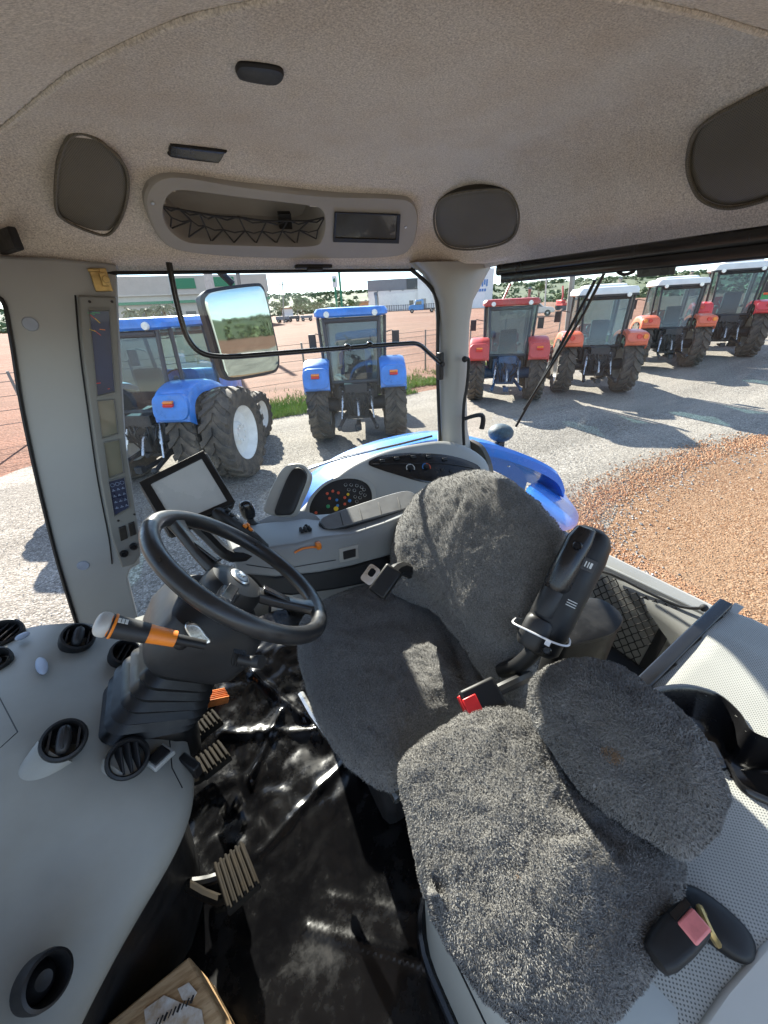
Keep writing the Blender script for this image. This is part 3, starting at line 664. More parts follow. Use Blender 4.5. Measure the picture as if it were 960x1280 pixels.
    mb = MB(); mb.add([(-W0 * .93, yf + .1, zb - .3), (W0 * .93, yf + .1, zb - .3), (W1 * .88, yf - .05, zt), (-W1 * .88, yf - .05, zt)], [(0, 1, 2, 3)]); mb.build('windscreen', tglass, t, smooth=False)
    mb = MB(); mb.box((0, .35, 1.42), (.5, .5, .16)); mb.box((0, .12, 1.72), (.48, .14, .56)); mb.box((-.34, .3, 1.58), (.1, .4, .07)); mb.box((.34, .3, 1.58), (.1, .4, .07)); sb = mb.build('driver_seat', seatm, t, bev=.05)
    mb = MB(); mb.tube([(.2 * math.cos(a), .88 + .12 * math.sin(a), 1.72 + .14 * math.sin(a)) for a in [k * math.pi / 8 for k in range(16)]], .017, 6, closed=True); mb.cyl((0, .9, 1.72), (0, 1.1, 1.4), .05, n=8); mb.build('steering_wheel', blackp, t)
    # roof
    mb = MB(); rg = []
    h = .17 if style == 'blue' else .2
    yc = (yb + yf) / 2 - .02
    for z, k in ((0, .93), (.035, 1.0), (h * .6, 1.0), (h, .93), (h + .015, .6)):
        rg.append([V((x, y, zt + z)) for x, y in rrect(0, yc, 1.56 * k, 1.66 * (k * .5 + .5), .2 * k, 5)])
    mb.loft(rg); rf = mb.build('roof', roofm, t)
    if style != 'blue':
        mb = MB(); rg = []
        for z, k in ((h, 1.), (h + .07, .95), (h + .09, .8)): rg.append([V((x, y, zt + z)) for x, y in rrect(0, yc + .1, 1.1 * k, 1.1 * k, .15, 4)])
        mb.loft(rg); mb.build('roof_cowl', roofm, rf)
        mb = MB(); mb.prism([V((x, y, zt - .02)) for x, y in rrect(0, yc - .55, 1.6, .55, .18, 4)], (0, 0, .05)); mb.build('roof_edge', blackp, rf)
    for s_ in (-1, 1):
        mb = MB(); mb.lathe([(.02, 0), (.055, 0), (.065, .03), (.05, .09)], (s_ * .5, yb - .20, zt + (.06 if style == 'blue' else -.0)), (0, 1, 0), 14); lp = mb.build('work_lamp', lampw, t)
    # mudguards
    for s_ in (-1, 1):
        x0, x1 = s_ * .54, s_ * (1.10 if not dual else 1.16); mb = MB(); rg = []
        N = 16
        if style == 'blue':
            path = [(-.84, 1.28), (-.82, 1.42), (-.74, 1.62), (-.58, 1.75), (-.3, 1.82), (.05, 1.80), (.4, 1.70), (.72, 1.48), (.86, 1.28)]
        else:
            path = [(-.80, 1.40), (-.80, 1.50), (-.76, 1.62), (-.58, 1.71), (-.3, 1.74), (.05, 1.74), (.4, 1.68), (.72, 1.5), (.86, 1.30)]
        path = [(p.x, p.y) for p in catmull([V((a, b, 0)) for a, b in path], 3)]
        for k, (y, z) in enumerate(path):
            rn = .07; cx = (x0 + x1) / 2; hwx = abs(x1 - x0) / 2; dn = V((0, y - .0, z - .75)).normalized(); th = .05
            outer = [(-hwx, -.12), (-hwx, -.03), (-hwx + .05, 0), (hwx - .09, 0), (hwx - .025, -.025), (hwx, -.09), (hwx, -.2), (hwx - .03, -.2), (hwx - .04, -th), (-hwx + .03, -th)]
            rg.append([V((cx + a * s_, y, z)) + dn * b for a, b in outer])
        mb.loft(rg, (True, True)); fd = mb.build('mudguard', fenm, t)
        # rear face of the mudguard
        mb = MB()
        if style == 'blue': oc = rrect(0, 0, abs(x1 - x0) - .02, .40, .13, 5); zc, yc2 = 1.50, -.83
        else: oc = rrect(0, 0, abs(x1 - x0) - .02, .24, .10, 5); zc, yc2 = 1.58, -.80
        mb.prism([V(((x0 + x1) / 2 + a, yc2 + b * .28, zc + b)) for a, b in oc], (0, .10, 0)); mb.build('mudguard_end', fenm, fd, bev=.02, bseg=3)
        if style == 'blue':
            mb = MB(); mb.box(((x0 + x1) / 2 + s_ * .0, yc2 + .0, zc + .085), (.17, .07, .035), Matrix.Rotation(.27, 3, 'X')); mb.build('tail_light', lampor, fd, bev=.01)
            mb = MB(); mb.box(((x0 + x1) / 2 + s_ * .0, yc2 - .008, zc + .04), (.17, .07, .045), Matrix.Rotation(.27, 3, 'X')); mb.build('tail_light', lampred, fd, bev=.01)
        else:
            for q, mt in ((.02, lampred), (.17, lampor)):
                mb = MB(); mb.lathe([(.02, 0), (.06, 0), (.066, .03), (.06, .08)], ((x0 + x1) / 2 + s_ * q, yc2 - .03, zc + .02), (0, 1, 0), 16); mb.build('tail_light', mt, fd)
    # mirrors and exhaust
    for s_ in (-1, 1):
        mb = MB(); mb.tube([(s_ * .7, yf - .05, 2.2), (s_ * .95, yf + .05, 2.25), (s_ * 1.02, yf + .03, 2.2)], .014, 6); mb.box((s_ * 1.04, yf, 2.08), (.18, .05, .32)); mb.build('mirror', blackp, t, bev=.02)
    mb = MB(); mb.tube([(.62, 1.5, 1.6), (.62, 1.5, 2.75), (.62, 1.46, 2.95), (.60, 1.36, 3.06)], .05, 10); mb.build('exhaust_pipe', steelg, t)
    mb = MB(); mb.box((0, -.26, 1.24), (.7, .03, .17)); mb.build('lower_window', tglassd, t, bev=.01)
    t.scale = (S, S, S)
    return t
def place(t, x, y, az):
    t.location = (x, y, gz(x, y) + .004); t.rotation_euler = (0, 0, -math.radians(az))
tb = tractor('blue_tractor', 'blue tractor seen squarely from behind, in the middle of the side window', bluep, bluep, bluep, iron, greyrim, 'blue tractors parked beyond the side window', rear_glass=tglassd)
place(tb, 3.85, 8.45, 26)
td = tractor('blue_tractor', 'blue tractor on twin white rimmed rear wheels beside the instrument pillar', bluep, bluep, bluep, iron, whiterim, 'blue tractors parked beyond the side window', dual=True, rear_glass=tglassd)
place(td, -.30, 8.35, 34)
tr1 = tractor('red_tractor', 'red tractor with a flat red roof beside the cab pillar', redbr, roofred, M('mudguard_dull_red', (.50, .06, .05), .45, nscale=2.5, namt=.12), iron_b, greyrim, 'red tractors parked in a row', style='blue', rear_glass=tglassd)
place(tr1, 9.25, 9.2, 41)
tr2 = tractor('red_tractor', 'orange red tractor with white roof behind the rear wiper blade', redor, whiteroof, redor, iron, greyrim, 'red tractors parked in a row', style='red')
place(tr2, 12.1, 8.25, 43); tr2.scale = (1.05,) * 3
tr3 = copy_tree(tr2); tr3['label'] = 'orange red white roofed tractor between the wiper blade and the bright red tractor'
tr4 = copy_tree(tr2); tr4['label'] = 'larger bright red tractor with white roof, last before the picture edge'
for o in list(tr4.children_recursive):
    if o.type == 'MESH' and o.data.materials and o.data.materials[0] == redor:
        o.data = o.data.copy(); o.data.materials[0] = redbr
place(tr3, 17.4, 9.0, 47); tr3.scale = (1.07,) * 3
place(tr4, 20.3, 8.5, 58); tr4.scale = (1.17,) * 3
# green harvester at the very edge
greenm = M('harvester_green', (.02, .22, .05), .35, nscale=2.5, namt=.12, coat=.3)
tgz = copy_tree(tb); tgz.name = 'green_tractor'; tgz['label'] = 'green roofed tractor behind the last bright red tractor'; tgz['group'] = 'green tractors at the edge'
for o in list(tgz.children_recursive):
    if o.type == 'MESH' and o.data.materials and o.data.materials[0] == bluep:
        o.data = o.data.copy(); o.data.materials[0] = greenm
place(tgz, 30.5, 10.2, 70); tgz.scale = (1.2,) * 3
del tgz['group']
# ---------------------------------------------------------------- cab materials
felt = felt_mat('headliner_felt', (.345, .312, .270), (.80, .735, .645), 270., (.84, .76, .68))
greyl = M('trim_grey', (.30, .30, .28), .42, nscale=3.5, namt=.07, bscale=900, bstr=.12, bdist=.0006)
greyd = M('dash_grey', (.245, .243, .215), .48, nscale=6, namt=.10, detail=12, bscale=1200, bstr=.15, bdist=.0006)
greyw = M('pillar_grey', (.31, .318, .308), .5, nscale=2.5, namt=.06, bscale=900, bstr=.12, bdist=.0006)
greyb = M('console_grey', (.20, .212, .215), .42, nscale=3, namt=.08, bscale=900, bstr=.1, bdist=.0006)
bluecap = M('cap_grey_blue', (.27, .31, .38), .5)
black = M('soft_black', (.009, .009, .0095), .5, spec=.35, nscale=30, namt=.25, bscale=700, bstr=.12, bdist=.0006)
blackg = M('gloss_black', (.010, .010, .011), .22, nscale=12, namt=.2)
charc = M('charcoal_plastic', (.016, .016, .0168), .48, spec=.4, nscale=12, namt=.15, bscale=800, bstr=.15, bdist=.0006)
rubber = M('dusty_rubber', (.035, .031, .027), .75, nscale=18, col2=(.10, .08, .06))
speakm = perf_mat('speaker_olive', (.135, .118, .086), .0034, (.05, .044, .033))
wheelm = M('wheel_rubber', (.017, .017, .018), .36, nscale=40, namt=.2, bscale=500, bstr=.15, bdist=.0008)
orange = M('orange_plastic', (.72, .20, .015), .4, nscale=9, namt=.1)
whitep = M('white_plastic', (.62, .60, .55), .45)
stripg = M('strip_grey', (.17, .172, .16), .45, nscale=5, namt=.08)
bootm = M('boot_rubber', (.006, .006, .0062), .42, spec=.3, nscale=30, namt=.2)
chrome = M('chrome', (.72, .72, .70), .33, metal=1.)
gold = M('zinc_yellow', (.42, .30, .12), .4, metal=.8, nscale=40, namt=.3)
redplastic = M('buckle_red', (.72, .02, .02), .35); pinkpl = M('buckle_faded_red', (.62, .18, .17), .5, nscale=40, namt=.2)
yellowp = M('yellow_knob', (.75, .52, .03), .4); bluebtn = M('blue_button', (.05, .20, .48), .4); greenbtn = M('green_button', (.04, .30, .14), .4); redbtn = M('red_button', (.60, .10, .05), .4)
icon = M('icon_print', (.55, .56, .54), .5)
lcd = M('lcd_olive', (.16, .155, .115), .18, nscale=5, namt=.08, coat=.6)
lcdd = M('lcd_dark', (.040, .034, .024), .2, nscale=5, namt=.1, coat=.5)
screenb = M('dial_glass', (.010, .022, .075), .35, nscale=4, namt=.3, coat=.15)
keyb = M('keypad_blue', (.012, .020, .055), .35)
mirrorm = M('mirror_glass', (.45, .53, .50), .03, metal=1., rvar=.02, nscale=3, namt=.03)
screenm = M('touch_screen', (.40, .41, .40), .24, nscale=9, namt=.10, coat=.4, rvar=.16, detail=9)  # pale base grey carries the sky's reflection along with the screen's dust
bluefend = M('fender_blue', (.028, .19, .66), .3, nscale=2., namt=.1, coat=.5)
paneg = glass('cab_glass', (.90, .94, .935), .05, .06, (.62, .62, .60))
paner = glass('cab_glass_rear', (.93, .97, .97), .04, .07, (.55, .60, .62))
pileD = felt_mat('seat_fleece', (.07, .068, .065), (.20, .195, .186), 300., (.80, .78, .75))
fibre = M('fleece_fibre', (.12, .117, .112), .9, nscale=18, col2=(.21, .205, .195), spec=.1)
fibre2 = M('fleece_fibre_pale', (.14, .137, .132), .9, nscale=18, col2=(.25, .244, .232), spec=.1)
perf = perf_mat('perforated_vinyl', (.37, .37, .34))
vinylg = M('ribbed_vinyl', (.34, .35, .325), .5, nscale=3, namt=.06)
wire_black = M('cord_black', (.012, .012, .012), .7)

def curve_pts(pl, px, k=6, closed=True, off=0.): return catmull([pl(u, v, off) for u, v in px], k, closed)
def disc(pl, u, v, r, h, name, mat, parent, off=0., n=28, prof=None):
    c = pl(u, v, off); mb = MB(); mb.lathe(prof or [(r * .02, h), (r * .9, h), (r, h * .6), (r, -h)], c, pl.n, n); return mb.build(name, mat, parent)
def ring_prism(mb, outer, inner, d, m=None):
    """a frame: two outlines with the same number of points, front face toward -d side, walls going along d"""
    d = V(d); mb.loft([[p + d for p in outer], outer, inner, [p + d for p in inner]], (False, False), True, m)
def inside(poly, u, v):
    c = False; j = len(poly) - 1
    for i in range(len(poly)):
        (x1, y1), (x2, y2) = poly[i], poly[j]
        if (y1 > v) != (y2 > v) and u < (x2 - x1) * (v - y1) / (y2 - y1) + x1: c = not c
        j = i
    return c
def pix(P):
    z = P.dot(FWD); return 480 + F_PX * P.dot(RT) / z, 640 - F_PX * P.dot(UP) / z

# ================================================================ CAB SHELL
cab = thing('tractor_cab', 'pale grey tractor cab shell with felt headliner, seen from the open left door', 'tractor cab', (.4, .74, -1.32))
X0, X1, Y1 = -.52, 1.37, 1.625
crease = [(-.42, 1.62), (-.20, 1.28), (-.125, 1.19), (.03, .90), (.165, .72), (.36, .57), (.60, .50), (.74, .475), (.94, .455), (1.2, .43), (1.5, .40)]
def crease_s(x, y):
    best = 1e9; sg = 1
    for i in range(len(crease) - 1):
        (ax, ay), (bx_, by) = crease[i], crease[i + 1]; dx, dy = bx_ - ax, by - ay; L2 = dx * dx + dy * dy
        t = max(0, min(1, ((x - ax) * dx + (y - ay) * dy) / L2)); qx, qy = ax + dx * t - x, ay + dy * t - y; d = math.hypot(qx, qy)
        if d < best: best = d; sg = 1 if dx * (y - ay) - dy * (x - ax) < 0 else -1
    return best * sg
def hz(x, y):
    S = lambda d, wd: 1 - max(0., min(1., d / wd))
    a, b, c = S(Y1 - y, .34), S(X1 - x, .34), S(x - X0, .30)
    t = max(0., 1 - math.sqrt(a * a + b * b + c * c))
    z = .142 + .20 * (1 - (1 - t) ** 2.0) + .03 * t
    s = crease_s(x, y)
    if s > 0:
        q = min(1, s / .6); z = z - min(.05, s * 1.6) - .30 * min(s, .3) - .10 * max(0, s - .3)
    if y < .05: z = max(.14, z - .3 * (.05 - y))
    return z
def H(u, v, off=0.):
    d = ray(u, v).normalized(); t = .25
    while t < 3.5:
        p = d * t
        if p.z > hz(p.x, p.y) or p.y > Y1 or p.x > X1 or p.x < X0:
            lo_, hi_ = t - .01, t
            for _ in range(14):
                m_ = (lo_ + hi_) / 2; p = d * m_
                if p.z > hz(p.x, p.y): hi_ = m_
                else: lo_ = m_
            return d * (hi_ - off)
        t += .01
    return d * t
def hn(p):
    e = .02; n = V((hz(p.x + e, p.y) - hz(p.x - e, p.y), hz(p.x, p.y + e) - hz(p.x, p.y - e), -2 * e)); return n.normalized()
def hplane(px, off=0.):
    pts = [H(u, v) for u, v in px]; c = sum(pts, V((0, 0, 0))) / len(pts); n = V((0, 0, 0))
    for i in range(len(pts)): n += (pts[i] - c).cross(pts[(i + 1) % len(pts)] - c)
    n.normalize()
    if n.dot(c) > 0: n = -n
    return plane(c + n * off, n)
BIN_OUT = [(196, 224), (228, 219), (300, 231), (400, 243), (490, 246), (513, 252), (520, 272), (513, 305), (490, 318), (400, 320), (300, 318), (230, 311), (206, 300), (190, 276), (183, 246)]
BIN_HOLE = [(203, 252), (212, 238), (230, 234), (300, 243), (380, 253), (400, 258), (406, 272), (403, 294), (390, 305), (330, 305), (270, 303), (235, 300), (214, 288), (203, 270)]
nx_, ny_ = 130, 124
xs = [X0 + (X1 - X0) * i / nx_ for i in range(nx_ + 1)]; ys = [-.22 + (Y1 + .22) * j / ny_ for j in range(ny_ + 1)]
mb = MB(); mb.grid([[V((x, y, hz(x, y))) for x in xs] for y in ys])
keep = []
for f in mb.f:
    c = sum((V(mb.v[i]) for i in f), V((0, 0, 0))) / 4
    u, v = pix(c) if c.dot(FWD) > .05 else (-1, -1)
    if not inside(BIN_HOLE, u, v): keep.append(f)
mb.f = keep; mb.mi = [0] * len(keep)
# rolled lip under the headliner edge
def lip(pts, inn, out_):
    mb.loft([[p + V((0, 0, 0)) for p in pts], [p + V((inn[0], inn[1], -.016)) for p in pts], [p + V((inn[0] * 2.2, inn[1] * 2.2, -.012)) for p in pts], [p + V((inn[0] * 2.4, inn[1] * 2.4, .03)) for p in pts]], (False, False), False)
lip([V((x, Y1, hz(x, Y1))) for x in xs], (0, .012), 0)
lip([V((X1, y, hz(X1, y))) for y in ys], (.012, 0), 0)
lip([V((X0, y, hz(X0, y))) for y in ys], (-.012, 0), 0)
head = mb.build('headliner', felt, cab, ang=50)
# added felt roll standing in for the crease's shaded edge, beside the open door
mb = MB(); wl_ = [V((x, y, hz(x, y) - .002)) for p_ in [catmull([V((a, b, 0)) for a, b in crease[1:-1]], 10)] for x, y in [(q.x - .02, q.y - .034) for q in p_]]
mb.tube(wl_, .0042, 8); mb.build('added_crease_roll', felt, cab)
# roof shell above (outside skin)
mb = MB(); rg = []
for z, k in ((.152, 1.0), (.19, 1.06), (.34, 1.07), (.43, 1.02), (.47, .9), (.485, .6)): rg.append([V((x, y, z)) for x, y in rrect(.42, .71, 1.90 * (k * .4 + .6), 1.84 * (k * .4 + .6), .2 * k, 5)])
mb.loft(rg, (False, True)); mb.build('roof', bluefend, cab)

# speakers and little lamps let into the felt
def on_liner(px, name, mat, th, label=None, rim=None, bulge=0.):
    pl = hplane(px); o = curve_pts(pl, px, 6, True, .003)
    mb = MB(); mb.inflate(o, pl.n, .005 + bulge, 0, rings=5, pw=5, smooth=False, m=0); mb.prism(o, pl.n * -th, m=0)
    ob = mb.build(name, mat, cab, label=label)
    if rim:
        c = sum(o, V((0, 0, 0))) / len(o); mb = MB(); mb.tube([p + pl.n * .007 for p in o], rim, 6, closed=True); mb.build('speaker_rim', speakm, ob)
    return ob, pl
on_liner([(74, 195), (84, 170), (103, 163), (130, 178), (155, 205), (159, 235), (151, 268), (135, 290), (112, 287), (80, 272), (69, 256), (70, 220)], 'speaker_cover', speakm, .03, 'rounded speaker cover above the instrument pillar', .004)
on_liner([(543, 268), (552, 247), (580, 238), (625, 235), (642, 246), (649, 268), (643, 292), (625, 304), (590, 310), (562, 307), (547, 292)], 'speaker_cover', speakm, .03, 'oval speaker cover right of the storage bin', .004)
on_liner([(862, 195), (870, 165), (890, 146), (930, 124), (970, 105), (1010, 100), (1040, 130), (1040, 190), (1010, 225), (970, 243), (915, 257), (880, 247), (865, 222)], 'speaker_cover', speakm, .03, 'large dark speaker cover above the rear window', .005)
on_liner([(296, 83), (305, 79), (345, 84), (355, 92), (350, 101), (338, 104), (303, 98), (295, 91)], 'roof_lamp', black, .02)
on_liner([(213, 182), (220, 181), (279, 188), (281, 191), (275, 201), (268, 202), (215, 195), (211, 190)], 'roof_lamp', blackg, .02)

# storage bin with elastic net and clock
pb = hplane(BIN_OUT, .012)
bo = curve_pts(pb, BIN_OUT, 6, True, .0); bc = sum(bo, V((0, 0, 0))) / len(bo)
def resample(poly, c, n_, N):
    X, Y, _ = frame_of(n_); out = []
    angs = []
    for p in poly: q = p - c; angs.append((math.atan2(q.dot(Y), q.dot(X)), p))
    return poly
ho = curve_pts(pb, BIN_HOLE, 6, True, .0)
# frame face as a filled polygon with a hole
def framed(outer, inner, n, name, mat, parent, th, lipw=.012, rise=.010):
    bm = bmesh.new()
    def loop(pts): vs = [bm.verts.new(p) for p in pts]; return [bm.edges.new((vs[i], vs[(i + 1) % len(vs)])) for i in range(len(vs))]
    e = loop([p + n * rise for p in outer]) + loop([p + n * rise for p in inner])
    bmesh.ops.triangle_fill(bm, use_beauty=True, use_dissolve=False, edges=e)
    mb = MB(); bm.verts.ensure_lookup_table(); mb.add([v.co.copy() for v in bm.verts], [tuple(v.index for v in f.verts) for f in bm.faces] if not bm.verts.index_update() else []); bm.free()
    c = sum(outer, V((0, 0, 0))) / len(outer)
    mb.loft([[p + n * rise for p in outer], [p + (p - c).normalized() * .006 + n * (rise * .4) for p in outer], [p + (p - c).normalized() * .007 - n * th for p in outer]], (False, False))
    return mb
mb = framed(bo, ho, pb.n, 'x', greyl, cab, .03)
hc = sum(ho, V((0, 0, 0))) / len(ho)
mb.loft([[p + pb.n * .010 for p in ho], [p + (p - hc).normalized() * -.004 + pb.n * .002 for p in ho], [hc + (p - hc) * .9 - pb.n * .11 for p in ho]], (False, True))
binm = M('bin_grey', (.30, .285, .255), .5, nscale=5, namt=.08)
binn = mb.build('storage_bin', binm, cab, ang=40, label='long rounded storage bin with elastic net under the felt ceiling')
mb = MB(); rn = random.Random(4)
top = [(203, 258), (225, 262), (247, 266), (270, 270), (300, 272), (330, 276), (358, 276), (385, 276), (404, 272)]
low = [(212, 286), (236, 298), (262, 302), (290, 303), (318, 304), (345, 304), (372, 304), (398, 298)]
midl = [(214, 272), (236, 277), (258, 282), (280, 286), (306, 287), (330, 290), (352, 290), (376, 288), (396, 286)]
po = .004
tp_, lw_, md_ = [[pb(u + rn.uniform(-3, 3), v + rn.uniform(-2, 2), po + rn.uniform(-.012, .004)) for u, v in q] for q in (top, low, midl)]
mb.tube([pb(u, v, po) for u, v in top], .0028, 6, smooth=4)
for i in range(len(md_)):
    mb.tube([tp_[i], md_[i]], .0022, 5)
    if i < len(tp_) - 1: mb.tube([tp_[i], (tp_[i] + tp_[i + 1]) / 2 + pb.n * -.004 + V((0, 0, -.012)), tp_[i + 1]], .0022, 5)
    if i < len(lw_): mb.tube([md_[i], lw_[i]], .0022, 5)
    if i < len(md_) - 1 and i < len(lw_): mb.tube([md_[i + 1], lw_[i]], .0022, 5); mb.tube([md_[i], (md_[i] + md_[i + 1]) / 2 + V((0, 0, -.006)), md_[i + 1]], .002, 5)
mb.build('elastic_net', wire_black, binn)
plate(pb, [(420, 266), (498, 269), (496, 301), (418, 299)], .02, 'clock_display', lcdd, binn, off=.0125)
o = [pb(u, v, .011) for u, v in [(418, 264), (500, 267), (498, 303), (416, 301)]]; i_ = [pb(u, v, .016) for u, v in [(421, 267), (497, 270), (495, 300), (419, 298)]]
mb = MB(); ring_prism(mb, [p + pb.n * .006 for p in o], i_, pb.n * -.004); mb.build('clock_bezel', charc, binn)
for u, v in ((191, 254), (507, 284)): disc(pb, u, v, .004, .002, 'screw', chrome, binn, off=.011)
plate(pb, [(348, 268), (364, 268), (366, 290), (350, 290)], .015, 'socket', blackg, binn, off=-.06)

# instrument pillar (front right)
pp_ = plane((-.2, 1.585, 0), (.12, -1, .0))
PIL = [(-30, 318), (60, 322), (146, 330), (150, 420), (158, 560), (172, 672), (176, 705), (163, 712), (160, 722), (172, 770), (176, 790), (104, 800), (95, 778), (72, 705), (46, 600), (26, 505), (13, 420), (4, 378), (-30, 372)]
plate(pp_, PIL, .06, 'front_pillar', greyw, cab, bev=.008)
mb = MB(); mb.tube([pp_(u, v, .004) for u, v in [(-30, 368), (2, 374), (14, 425), (27, 508), (47, 602), (73, 706), (97, 784)]], .006, 6, smooth=4); mb.build('windscreen_seal', black, cab)
# lower leg of the pillar, set back
for u, v in ((38, 405), (104, 707)):
    mb = MB(); c = pp_(u, v, .0); mb.lathe([(.001, .003), (.017, .003), (.019, 0), (.019, -.01)], c, pp_.n, 28); mb.build('pillar_cap', bluecap, cab)
# windscreen, side pane and rear pane
mb = MB(); mb.grid([[V((X0 - .01, y, .13)) for y in (-.15, .3, .75, 1.2, 1.56)], [V((X0 - .14 - .06 * math.sin(k * math.pi / 4), y, -.5)) for k, y in enumerate((-.15, .3, .75, 1.2, 1.5))], [V((-.80 - .06 * math.sin(k * math.pi / 4), y, -1.15)) for k, y in enumerate((-.15, .3, .75, 1.2, 1.48))]])
mb.build('windscreen', paneg, cab)
mb = MB(); mb.add([atY(60, 332, 1.612), V((1.19, 1.612, .14)), V((1.20, 1.612, -.70)), V((.3, 1.612, -.95)), V((-.3, 1.612, -1.28)), atY(100, 800, 1.612)], [(0, 1, 2, 3, 4, 5)]); mb.build('side_window', paneg, cab, smooth=False)
mb = MB(); mb.add([V((1.335, 1.50, .12)), V((1.335, -.1, .12)), V((1.345, -.1, -.9)), V((1.345, 1.46, -.78))], [(0, 1, 2, 3)]); mb.build('rear_window', paner, cab, smooth=False)

# rear right pillar, flared into the roof
mb = MB(); rg = []
for z, xa, xb, dp in ((.15, 1.02, 1.46, .07), (.11, 1.085, 1.425, .075), (.06, 1.13, 1.385, .08), (.0, 1.160, 1.338, .085), (-.08, 1.172, 1.322, .085), (-.25, 1.182, 1.322, .085), (-.45, 1.19, 1.33, .085), (-.6, 1.197, 1.345, .088), (-.70, 1.195, 1.375, .10), (-.76, 1.17, 1.44, .13), (-.80, 1.12, 1.5, .16)):
    rg.append([V(((xa + xb) / 2 + (xb - xa) / 2 * math.copysign(abs(math.cos(a)) ** .75, math.cos(a)), 1.60 + dp * .75 * math.copysign(abs(math.sin(a)) ** .7, math.sin(a)), z)) for a in [2 * math.pi * k / 28 for k in range(28)]])
mb.loft(rg); rp = mb.build('rear_pillar', greyl, cab)
mb = MB(); mb.tube([V((1.02, 1.602, .128)), V((1.12, 1.602, .06)), V((1.158, 1.60, -.02)), V((1.165, 1.60, -.3)), V((1.19, 1.60, -.66))], .008, 6, smooth=5); mb.build('window_seal', black, cab)
mb = MB(); mb.tube([V((x, 1.606, .125)) for x in (-.1, .5, 1.04)], .006, 6); mb.build('window_seal', black, cab)
# window grab frame: black tube along the side pane
mb = MB(); mb.tube([atY(u, v, 1.555) for u, v in [(211, 328), (218, 365), (226, 398), (236, 425), (252, 441), (280, 446), (330, 443), (420, 436), (500, 430), (522, 430), (536, 441), (551, 455)]], .0095, 10, smooth=6)
for u, v in ((434, 434), (462, 431)): c = atY(u, v, 1.55); mb.ell(c, .016, .013, .013)
mb.build('grab_frame', blackg, cab)
mb = MB(); c = atY(551, 455, 1.555); mb.box(c + V((0, .005, -.01)), (.022, .03, .12)); mb.cyl(c + V((0, .01, .0)), c + V((0, -.02, 0)), .012, n=10); mb.build('frame_bracket', black, cab, bev=.004)
mb = MB(); c = atY(392, 333, 1.60); mb.box(c, (.14, .03, .012)); mb.box(c + V((0, -.01, -.008)), (.06, .02, .012)); mb.build('window_catch', black, cab, bev=.004)
mb = MB(); c = H(12, 303); mb.box(H(8, 302, .02), (.02, .14, .05), Matrix.Rotation(.5, 3, 'Z')); mb.build('visor_clip', black, cab, bev=.005)

# rear window latch and handle on the pillar
mb = MB(); hx = plane((1.30, 1.475, 0), (-.4, -1, 0))
mb.tube([hx(u, v, .0) for u, v in [(583, 448), (586, 452), (584, 480), (580, 505), (579, 530), (580, 556)]], .008, 8, smooth=3); mb.ell(hx(581, 449), .014)
lt = mb.build('window_latch', black, cab)
mb = MB(); mb.tube([hx(u, v, .01) for u, v in [(580, 524), (592, 520), (602, 519), (604, 526), (602, 536)]], [.009, .014], 8, smooth=3); mb.build('latch_handle', black, lt)
# roller blind under the rear header
mb = MB(); rp0, rp1 = V((1.255, 1.325, .100)), V((1.255, -.25, .095))
mb.loft([[rp + V((a, 0, b)) for a, b in rrect(0, 0, .045, .038, .012, 3)] for rp in (rp0, rp1)])
mb.loft([[rp + V((a - .012, 0, b - .03)) for a, b in rrect(0, 0, .022, .03, .006, 3)] for rp in (rp0 + V((0, -.03, 0)), rp1)])
bl = mb.build('roller_blind', blackg, cab)
pbz = plane((1.235, .8, 0), (-1, 0, 0))
mb = MB(); o = curve_pts(pbz, [(770, 334), (776, 329), (790, 328), (793, 334), (792, 341), (780, 345), (771, 342)], 3); i_ = curve_pts(pbz, [(776, 336), (780, 333), (787, 333), (789, 336), (788, 339), (781, 341), (776, 340)], 3)
ring_prism(mb, o, i_, (.006, 0, 0)); mb.build('pull_ring', black, bl)
plate(pbz, [(795, 332), (846, 324), (843, 343), (796, 347)], .004, 'pull_tab', M('smoked_plastic', (.05, .06, .06), .3), bl)

# rear wiper on the glass
wp = thing('rear_wiper', 'black rear window wiper slanting across the rear glass', 'wiper', (1.36, 1.0, -.3)); pw_ = plane((1.33, 1.0, 0), (-1, 0, .0))
mb = MB(); mb.tube([pw_(u, v) for u, v in [(645, 533), (690, 452), (738, 362), (744, 350)]], .0055, 6); mb.build('blade', black, wp)
mb = MB(); mb.tube([pw_(u, v, .012) for u, v in [(655, 512), (700, 440), (730, 391), (758, 336)]], .005, 6); mb.build('wiper_arm', charc, wp)
wp2 = thing('side_wiper', 'thin wiper lying along the foot of the side window', 'wiper', atY(460, 565, 1.64)); pw2 = plane((0, 1.64, 0), (0, -1, 0))
mb = MB(); mb.tube([pw2(u, v) for u, v in [(385, 585), (430, 571), (500, 555), (540, 545)]], .006, 6); mb.build('blade', black, wp2)
mb = MB(); mb.tube([pw2(u, v, .01) for u, v in [(370, 592), (410, 578), (470, 562)]], .005, 6); mb.build('wiper_arm', M('arm_blue_grey', (.06, .13, .26), .4), wp2)

# side shelf under the right window (carries climate panel and keypad)
ps = plane((.72, 1.50, -.665), (-.10, -.62, .78))
SH = [(352, 668), (366, 648), (384, 628), (408, 605), (440, 581), (480, 564), (520, 555), (560, 552), (596, 566), (612, 590), (600, 640), (540, 680), (470, 700), (400, 700), (360, 690)]
o = curve_pts(ps, SH, 4)
mb = MB(); c = sum(o, V((0, 0, 0))) / len(o)
mb.inflate(o, ps.n, .022, 0, rings=7, pw=3.2, smooth=False); mb.loft([o, [p + V((0, .02, -.05)) for p in o], [p + V((0, .03, -.28)) for p in o]], (False, False))
sh = mb.build('side_shelf', greyl, cab, ang=60)
